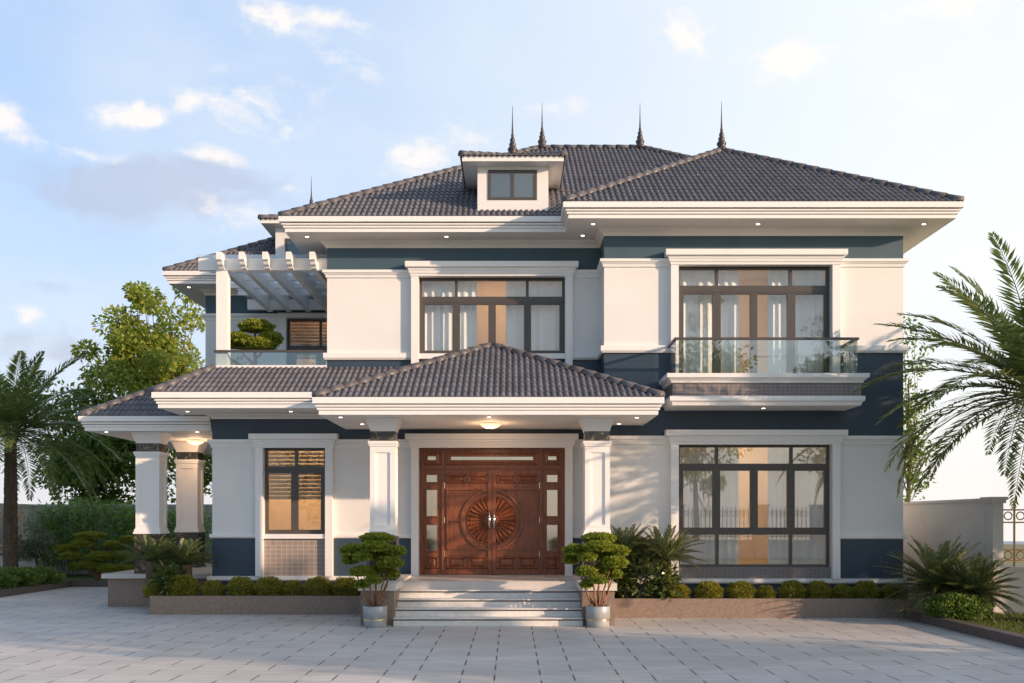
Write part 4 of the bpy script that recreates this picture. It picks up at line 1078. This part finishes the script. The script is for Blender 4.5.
def palm_trunk(h, r0, r1, seed):
    rng = random.Random(seed); m = MB(); seg_ = 16; rows = int(h/.045)
    for j in range(rows+1):
        t = j/rows; r = r0+(r1-r0)*t+(.25*r0*max(0, .12-t)/.12)
        for k in range(seg_):
            bump_ = .16*((j+(k % 2)*3) % 6)/6-.06+rng.uniform(-.03,.03)
            a = 2*math.pi*(k+.25*(j % 2))/seg_; rr = r*(1+bump_)
            m.v.append((rr*math.cos(a), rr*math.sin(a), h*t))
    for j in range(rows):
        for k in range(seg_):
            a = j*seg_+k; b = j*seg_+(k+1) % seg_; m.f.append((a, b, b+seg_, a+seg_)); m.m.append(0)
    return m
RACHIS = mat('palm_stalk', (.13,.14,.05), .6, .2, 6, .1, 30)
def palm(loc, h, n, Ln, seed, label, **kw):
    t = thing('palm_tree', label, 'palm tree', loc, kw.pop('rz', 0))
    palm_trunk(h, .20, .15, seed).build('trunk', BARK, t)
    me, rm = palm_crown(seed, n, Ln, **kw)
    c = link('crown', me, t); c.location = (0, 0, h)
    r = rm.build('stalks', RACHIS, c, smooth=True)
    return t
palm((9.2, 17.3, .10), 3.95, 66, 3.3, 21, 'tall feather palm with a broad crown on the right lawn', npairs=46, lw=.046, ll_=.50, e_hi=1.40, e_lo=-.22, droop=1.12, rz=.35, ang=1.12, sag=.06, vee=.22)
palm((-14.1, 28.0, .10), 4.2, 66, 3.4, 23, 'feather palm with drooping crown beside the left boundary wall', npairs=58, lw=.046, ll_=.52, ang=1.10, sag=.06, vee=.25, e_hi=1.42, e_lo=-.30, droop=1.15, rz=1.1)

def cycad(loc, h, n, Ln, seed, label, e_lo=.12, rz=0):
    t = thing('cycad', label, 'cycad', loc, rz, 'cycads in the planting beds')
    palm_trunk(h, .13, .12, seed).build('trunk', BARK, t)
    me, rm = palm_crown(seed, n, Ln, npairs=40, lw=.020, ll_=.15, e_hi=1.35, e_lo=e_lo, droop=.62, base_r=.05, vee=.55, sag=.05, rach=.009, start=.10, mat_=CYCAD, ang=1.05)
    c = link('crown', me, t); c.location = (0, 0, h); rm.build('stalks', RACHIS, c, smooth=True)
    return t
cycad((px(152,20.35), 20.35, .3), .74, 34, .66, 31, 'cycad in front of the dark column plinth in the left planter, nearest its end')
cycad((px(186,20.45), 20.45, .3), .66, 36, .64, 32, 'cycad beside the navy wall corner in the left planter')
cycad((px(626,19.5), 19.62, .3), .90, 36, .72, 33, 'cycad just right of the entrance steps behind the potted bonsai')
cycad((px(663,19.5), 19.45, .3), .78, 42, .86, 34, 'cycad with the widest crown left of the ten pane window')
cycad((px(940,18.5), 18.6, .1), .52, 96, 1.16, 35, 'large cycad on the lawn edge at the right house corner', -.35)
cycad((px(976,18.0), 18.1, .1), .42, 76, .92, 36, 'smaller cycad before the pier of the right boundary wall', -.35)

# small leafy plants under the cycads
UNDER = leafmat('underplant_leaf', (.05,.09,.03), (.10,.16,.04), (.26,.26,.07), .3, .3, .6)
def bushlet(loc, r, h, n, L, W, seed, label, name='leafy_shrub', m_=None, cat_='shrub', group=None):
    rng = np.random.default_rng(seed)
    o = link(name, mesh_np(name, *shell_leaves(rng, (0,0,h*.55), (r, r*.8, h*.55), n, L, W, .25, .9), m_ or UNDER)); o.location = loc
    return tag(o, label, cat_, group)
for i, (x, Y, r, h, lb) in enumerate([(618, 19.5, .26, .75, 'broad leaved plant between the potted bonsai and the cycads'), (643, 19.35, .30, .85, 'broad leaved plant under the two cycads right of the steps'),
                                      (664, 19.25, .24, .62, 'broad leaved plant below the wide cycad near the window'), (168, 20.1, .28, .60, 'broad leaved plant between the two left planter cycads')]):
    bushlet((px(x, Y), Y, .32), r, h, 420, .17, .055, 50+i, lb, group='broad leaved plants in the planters')
bushlet((px(955,17.9), 17.75, .1), .58, .40, 7000, .05, .03, 60, 'low clipped hedge mound below the right cycads', 'hedge_mound', TREEDARK)
for i, (x, Y, w, h) in enumerate([(-13.2, 26.2, .8, .42), (-13.0, 27.2, .7, .4), (-13.3, 25.2, .7, .40)]):
    bushlet((x, Y, .1), w, h, 3800, .09, .05, 70+i, ['low hedge mound beside the left kerb near the palm', 'low hedge mound at the far end of the left kerb', 'low hedge mound nearest the bronze railing on the left'][i], 'hedge_mound', TREEDARK, group='hedge mounds along the left kerb')

# cloud-pruned bonsai
def pads_tree(t, pads, leaf, stems, dens=3000, L=.045, W=.028, bark=BARK_RED, seed=5):
    rng = np.random.default_rng(seed)
    for i, (x, y, z, rx, rz_) in enumerate(pads):
        n = max(250, int(dens*rx*rx/.05))
        me = mesh_np('foliage_pad', *shell_leaves(rng, (x, y, z), (rx*.95, rx*.85, rz_*.92), n, L, W, .5, .8, flat_bottom=-.4), leaf)
        link('foliage_pad', me, t)
    m = MB(); rnd = random.Random(seed)
    for (pts, r) in stems:
        q = []
        for a, b in zip(pts, pts[1:]):
            for k in range(5):
                f = k/5; q.append(tuple(a[j]+(b[j]-a[j])*f+rnd.uniform(-.012,.012) for j in range(3)))
        q.append(pts[-1]); nn = len(q)
        m.tube(q, [r*(1-.65*k/(nn-1)) for k in range(nn)], 7)
    m.build('trunk', bark, t, smooth=True)
def potted_bonsai(loc, label, seed, flip=1):
    t = thing('potted_bonsai', label, 'potted plant', loc, 0, 'potted bonsai trees flanking the entrance steps')
    m = MB(); m.lathe([(.19,0),(.20,.01),(.205,.115),(.205,.12)], (0,0,0), 36); m.lathe([(.205,.145),(.212,.15),(.215,.365),(.21,.372),(.19,.372),(.185,.34),(.02,.335)], (0,0,0), 36); p = m.build('pot', POTMETAL, t, smooth=True)
    m = MB(); m.lathe([(.206,.119),(.212,.122),(.212,.145),(.206,.147)], (0,0,0), 36, cap=False); m.build('rim_band', GOLD, p, smooth=True)
    m = MB(); m.lathe([(.005,.343),(.18,.342)], (0,0,0), 24, cap=False); m.build('soil', SOIL, p, recalc=False)
    k = .01762
    P = [(265,112,95,23,.10),(128,182,68,30,.0),(255,160,88,27,-.12),(372,186,62,26,-.02),(192,216,50,24,-.2),(345,250,76,32,-.1),(108,236,44,28,.1),(188,300,62,26,-.15),(255,345,48,20,-.2),(352,318,44,24,.05),(190,372,36,20,-.1),(270,210,60,28,.15),(290,290,60,26,.1)]
    pads = []
    for (x, y, rx, rz_, yy) in P:
        X = (x-257)/5.69*k*flip; Z = (615-y)/5.69*k
        pads.append((X, yy, Z, rx/5.69*k, rz_/5.69*k*1.05))
    st2 = []
    for i, (bx, tx, tz) in enumerate([(-.05,-.35,1.0),(-.02,-.15,1.2),(0,.02,1.45),(.03,.2,1.05),(.05,.33,1.2),(-.08,-.25,.8),(.07,.25,.85)]):
        st2.append(([(bx, random.Random(i).uniform(-.05,.05), .33), (bx+(tx-bx)*.45, 0, .33+(tz-.33)*.4), (tx*flip, (i % 3-1)*.08, tz)], .024))
    pads_tree(t, pads, PADLEAF, st2, seed=seed)
    return t
potted_bonsai((px(375,17.5), 17.52, 0), 'cloud pruned bonsai in a steel pot at the left end of the steps', 81)
potted_bonsai((px(598,17.5), 17.52, 0), 'cloud pruned bonsai in a steel pot at the right end of the steps', 82)
# terrace bonsai
t = thing('terrace_bonsai', 'cloud pruned bonsai behind the glass railing of the upper terrace', 'bonsai', (px(254,22), 22.0, 4.90))
kk = 22.0/F
pads = [((x-254)*kk, yy, EYE+(520-y)*kk-4.90, rx*kk*1.15, rz_*kk*1.15) for (x, y, rx, rz_, yy) in [(256, 327, 15, 5.5, 0), (240, 340, 11, 5.5, -.1), (270, 339, 11, 6, .0), (262, 346, 14, 5, -.15), (234, 344, 8, 5, 0.05), (248, 346, 9, 4, .1)]]
pads_tree(t, pads, PADLEAF, [([(0,0,0),(.03,0,.5),(.02,0,1.2)], .06), ([(0,0,.4),(-.2,0,.6),(-.32,-.1,.85)], .035), ([(0,0,.5),(.2,0,.7),(.3,0,.85)], .035)], seed=83)
bushlet((px(238,21.6), 21.5, 4.90), .22, .42, 120, .14, .05, 84, 'small leafy plant behind the terrace glass', 'leafy_shrub')
# topiary in the left bed
t = thing('topiary_tree', 'broad cloud pruned topiary in the left bed near the boundary wall', 'topiary', (px(97,28.9), 28.9, .1))
kk = 28.9/F
pads = [((x-97)*kk, yy, EYE+(520-y)*kk-.1, rx*kk, rz_*kk*.8) for (x, y, rx, rz_, yy) in [(91, 536, 15, 4, 0), (86, 544, 11, 4.5, -.3), (66, 549, 10, 4.5, 0), (113, 545, 11, 4.5, .1), (126, 540, 9, 5, .2), (75, 556, 11, 4.5, -.3), (104, 556, 14, 5, -.2), (121, 556, 10, 6, 0), (92, 565, 14, 5, -.1), (76, 567, 9, 4.5, .1), (112, 568, 13, 5, -.2), (126, 570, 10, 6, -.1)]]
pads_tree(t, pads, PADDARK, [([(0,0,0),(-.1,0,.5),(-.2,0,1.3)], .07), ([(0,0,0),(.2,0,.5),(.5,0,1.2)], .06), ([(0,0,.1),(-.4,0,.5),(-.8,0,1.0)], .05)], dens=2600, L=.05, W=.032, seed=85)

# trees
def tree(loc, h, crown_c, crown_r, nclump, nleaf, L, leaf, seed, label, clump_r=.55, trunk_r=.16, name='leafy_tree', cat_='tree', group=None, low=0):
    rng = np.random.default_rng(seed); t = thing(name, label, cat_, loc, 0, group)
    m = MB(); cc = np.array(crown_c); cr = np.array(crown_r)
    d = norm(rng.normal(size=(nclump, 3))); rad = rng.random(nclump)**.45
    C = cc+d*rad[:, None]*cr*(1+.18*rng.normal(size=(nclump, 1)))
    fork = np.array([cc[0]*.5, cc[1]*.5, cc[2]-cr[2]*.75])
    m.tube([(0,0,0), tuple(fork*np.array([.4,.4,.5])+rng.normal(size=3)*.05), tuple(fork), tuple(cc+np.array([0,0,cr[2]*.4]))], [trunk_r*1.25, trunk_r, trunk_r*.8, trunk_r*.25], 9)
    for k in range(nclump):
        mid = fork+(C[k]-fork)*.5+rng.normal(size=3)*.12*cr; b0 = fork+(cc-fork)*rng.uniform(0, .7)
        m.tube([tuple(b0), tuple((b0+mid)/2+rng.normal(size=3)*.05), tuple(mid), tuple(C[k])], [trunk_r*.32, trunk_r*.24, trunk_r*.16, trunk_r*.06], 5)
    m.build('trunk', BARK, t, smooth=True)
    per = nleaf//nclump; arrs = []
    for k in range(nclump):
        sc = clump_r*rng.uniform(.6, 1.35); q = rng.normal(size=(per, 3)); q = q/np.maximum(1, np.linalg.norm(q, axis=1, keepdims=True)/1.6)
        P = C[k]+q*sc*np.array([.62,.62,.42]); D = q*.7+rng.normal(size=(per,3))*.7+np.array([0,0,-.25]); Nn = rng.normal(size=(per,3))+np.array([0,0,1.0])
        arrs.append(leaf_arr(P, D, Nn, L*rng.uniform(.7,1.3,per), L*.55*rng.uniform(.8,1.2,per)))
    link('crown', mesh_np('crown', *cat(arrs), leaf), t)
    return t
tree((-12.9, 35.5, 0), 10, (0, 0, 6.3), (2.5, 2.2, 3.6), 85, 17000, .19, TREELEAF, 91, 'tall loose yellow green tree beyond the left boundary wall', .62)
tree((-10.0, 36.5, 0), 6, (0, 0, 4.3), (2.0, 1.8, 2.4), 45, 9000, .18, TREELEAF, 92, 'smaller green tree seen between the side porch columns', .6, .12)
tree((-14.6, 34.6, 0), 6, (0, 0, 4.0), (2.2, 1.5, 2.3), 50, 11000, .20, TREEDARK, 93, 'dark leafy tree behind the left palm beyond the wall', .6, .12)
tree((12.35, 31.0, 0), 6, (0, 0, 5.0), (.6, .8, 3.2), 24, 2000, .15, TREEDARK, 94, 'slender light green tree behind the right boundary wall', .45, .08)
for i, (x, w) in enumerate([(50, .95), (68, 1.0), (90, 1.05), (112, 1.0), (134, .95), (170, .9), (196, .9)]):
    rng = np.random.default_rng(100+i); X = px(x, 31.6)
    t = thing('bamboo_shrub', f'{ORD[i]} bamboo like shrub from the left along the rear boundary wall', 'shrub', (X, 31.6+(.25 if i % 2 else 0), .1), 0, 'bamboo shrubs along the rear wall')
    n = 1500; P = np.column_stack([rng.normal(size=n)*.34*w, rng.normal(size=n)*.28, rng.uniform(.1, 1, n)**.8*2.35*rng.uniform(.92, 1.04, n)*w]); P[:, :2] *= (1.15-.28*P[:, 2:3]/2.2)
    D = np.column_stack([rng.normal(size=n), rng.normal(size=n), rng.normal(size=n)*.5-.2])
    link('foliage', mesh_np('foliage', *leaf_arr(P, D, rng.normal(size=(n,3))+np.array([0,0,1.]), rng.uniform(.13,.24,n), .04), BAMBOO), t)
    m = MB()
    for k in range(9):
        a = rng.uniform(-.22,.22,2); m.tube([(a[0], a[1], 0), (a[0]*1.6, a[1]*1.4, 2.0*w)], [.014, .006], 5)
    m.build('stems', RACHIS, t)
t = tree((px(36,29.0), 29.0, .1), 1.6, (0, 0, 1.05), (.62, .5, .5), 22, 2600, .085, OLIVE, 120, 'small round olive tree beside the left palm trunk', .22, .045, 'olive_tree')

# grass on the lawn
def grass():
    rng = np.random.default_rng(7); n = 16000
    P = np.column_stack([rng.uniform(KX+.25, 12, n), rng.uniform(13.5, 18.8, n), np.full(n, .095)]); P = P[(P[:,0] < 9.1) | (P[:,1] < 18.8)]
    n = len(P); D = np.column_stack([rng.normal(size=n)*.35, rng.normal(size=n)*.35, np.ones(n)])
    o = link('grass', mesh_np('grass', *leaf_arr(P, D, rng.normal(size=(n,3)), rng.uniform(.04,.09,n), .012), GRASSLEAF))
    tag(o, 'short green lawn grass beside the right kerb', 'grass', kind='stuff')
grass()

# ------------------------------------------------------------------ boundary walls and railings
def pier(m, x0, x1, y0, y1, z):
    m.box(x0, x1, y0, y1, 0, z-.12); m.box(x0-.035, x1+.035, y0-.035, y1+.035, z-.12, z-.06); m.box(x0-.06, x1+.06, y0-.06, y1+.06, z-.06, z)
def wall_thing(label, boxes, piers=(), cap=True):
    t = thing('boundary_wall', label, 'wall', (boxes[0][0], boxes[0][2], 0), world=True)
    m = MB()
    for (x0, x1, y0, y1, z) in boxes: m.box(x0, x1, y0, y1, 0, z)
    m.build('wall', FENCEWALL, t)
    if cap:
        m = MB()
        for (x0, x1, y0, y1, z) in boxes: m.box(x0-.03, x1+.03, y0-.03, y1+.03, z+.001, z+.06)
        m.build('coping', FENCEWALL, t)
    for p in piers:
        m = MB(); pier(m, *p); m.build('pier', FENCEWALL, t)
    return t
def railing(x0, x1, y, z0, z1, label, mt, dx=.135):
    t = thing('railing', label, 'railing', ((x0+x1)/2, y, z0)); m = MB(); h = z1-z0; w = (x1-x0)/2
    r = MB()
    for z in (.10, .30, h-.40, h-.16): r.box(-w, w, -.014, .014, z, z+.028)
    r.build('rail', mt, t)
    n = int((x1-x0)/dx); b = MB()
    for k in range(n+1):
        x = -w+.04+(2*w-.08)*k/n
        b.tube([(x,0,0),(x,0,h-.02)], .020, 6); b.lathe([(.012,0),(.024,.02),(.024,.04),(.01,.07),(.002,.11)], (x,0,h-.04), 8)
        if k < n:
            xc = x+(2*w-.08)/n/2; rr = min(.075, dx*.36)
            for zc in (h-.26, .215):
                pts = [(xc+rr*math.cos(a), 0, zc+rr*math.sin(a)) for a in [2*math.pi*q/12 for q in range(13)]]
                b.tube(pts, .013, 5)
    b.build('bars', mt, t, smooth=True)
wall_thing('plastered boundary wall running back from a pier beside the right house side', [(9.13, 9.33, 19.25, 33, 2.24)], [(9.13, 9.33, 18.9, 19.24, 2.32)])
wall_thing('low wall below the bronze railing on the right', [(9.335, 13.0, 19.0, 19.2, .93)], [(13.0, 13.35, 18.9, 19.25, 2.32)])
railing(9.36, 12.98, 19.1, .99, 2.22, 'bronze railing with ring ornaments on the right low wall', BRONZE, .23)
wall_thing('long grey boundary wall behind the left shrubs', [(-15.9, -6.5, 33.0, 33.2, 2.34)])
wall_thing('boundary wall along the left side behind the palm', [(-16.1, -15.91, 30.2, 33.2, 2.34)])
wall_thing('low wall below the bronze railing on the left', [(-19.5, -14.55, 29.6, 29.8, .75)], [(-14.52, -14.2, 29.55, 29.85, .8)])
railing(-19.4, -14.6, 29.7, .81, 2.25, 'bronze railing on the low wall at the far left', BRONZE, .23)

# ------------------------------------------------------------------ street side, behind the camera: seen in the window panes and in the shadows on the facade
wall_thing('street wall with piers facing the house, mirrored in the window panes', [(8.0, 17.5, -6.4, -6.2, .9), (-14, -2.2, -6.4, -6.2, .9)], [(7.4, 7.98, -6.6, -6.0, 2.6), (11.3, 11.9, -6.6, -6.0, 2.6), (14.0, 15.0, -6.6, -6.0, 2.6), (-2.2, -1.5, -6.6, -6.0, 2.6), (-8, -7.4, -6.6, -6.0, 2.6)])
railing(8.0, 11.28, -6.3, .98, 2.45, 'black street railing between the left and the middle pier, mirrored in the panes', IRON, .2)
railing(11.92, 13.98, -6.3, .98, 2.45, 'black street railing between the middle and the wide pier, mirrored in the panes', IRON, .2)
tree((9.8, -13, 0), 12, (0, 0, 8.0), (2.4, 2.2, 6.0), 60, 6500, .26, TREEDARK, 201, 'tall street tree beyond the street railing, mirrored in the panes', .8, .16)
tree((17.0, -12, 0), 12, (0, 0, 8.6), (2.2, 2.0, 4.6), 45, 4500, .26, TREEDARK, 202, 'tall street tree farther along the street railing, mirrored in the panes', .8, .16)
tree((-9.5, -12, 0), 8, (0, 0, 4.6), (2.6, 2.0, 2.8), 45, 4500, .26, TREEDARK, 206, 'street tree left of the gateway, mirrored in the narrow window', .8, .14)
tree((17.4, 14.7, 0), 8, (0, 0, 5.2), (1.9, 1.8, 2.2), 55, 9000, .24, TREELEAF, 203, 'shade tree right of the lawn that shadows the ground floor', .6, .16)
tree((17.6, 5.0, 0), 9, (0, 0, 4.9), (2.9, 2.8, 4.0), 80, 15000, .34, TREELEAF, 204, 'broad shade tree right of the courtyard that shadows the paving', .8, .2)
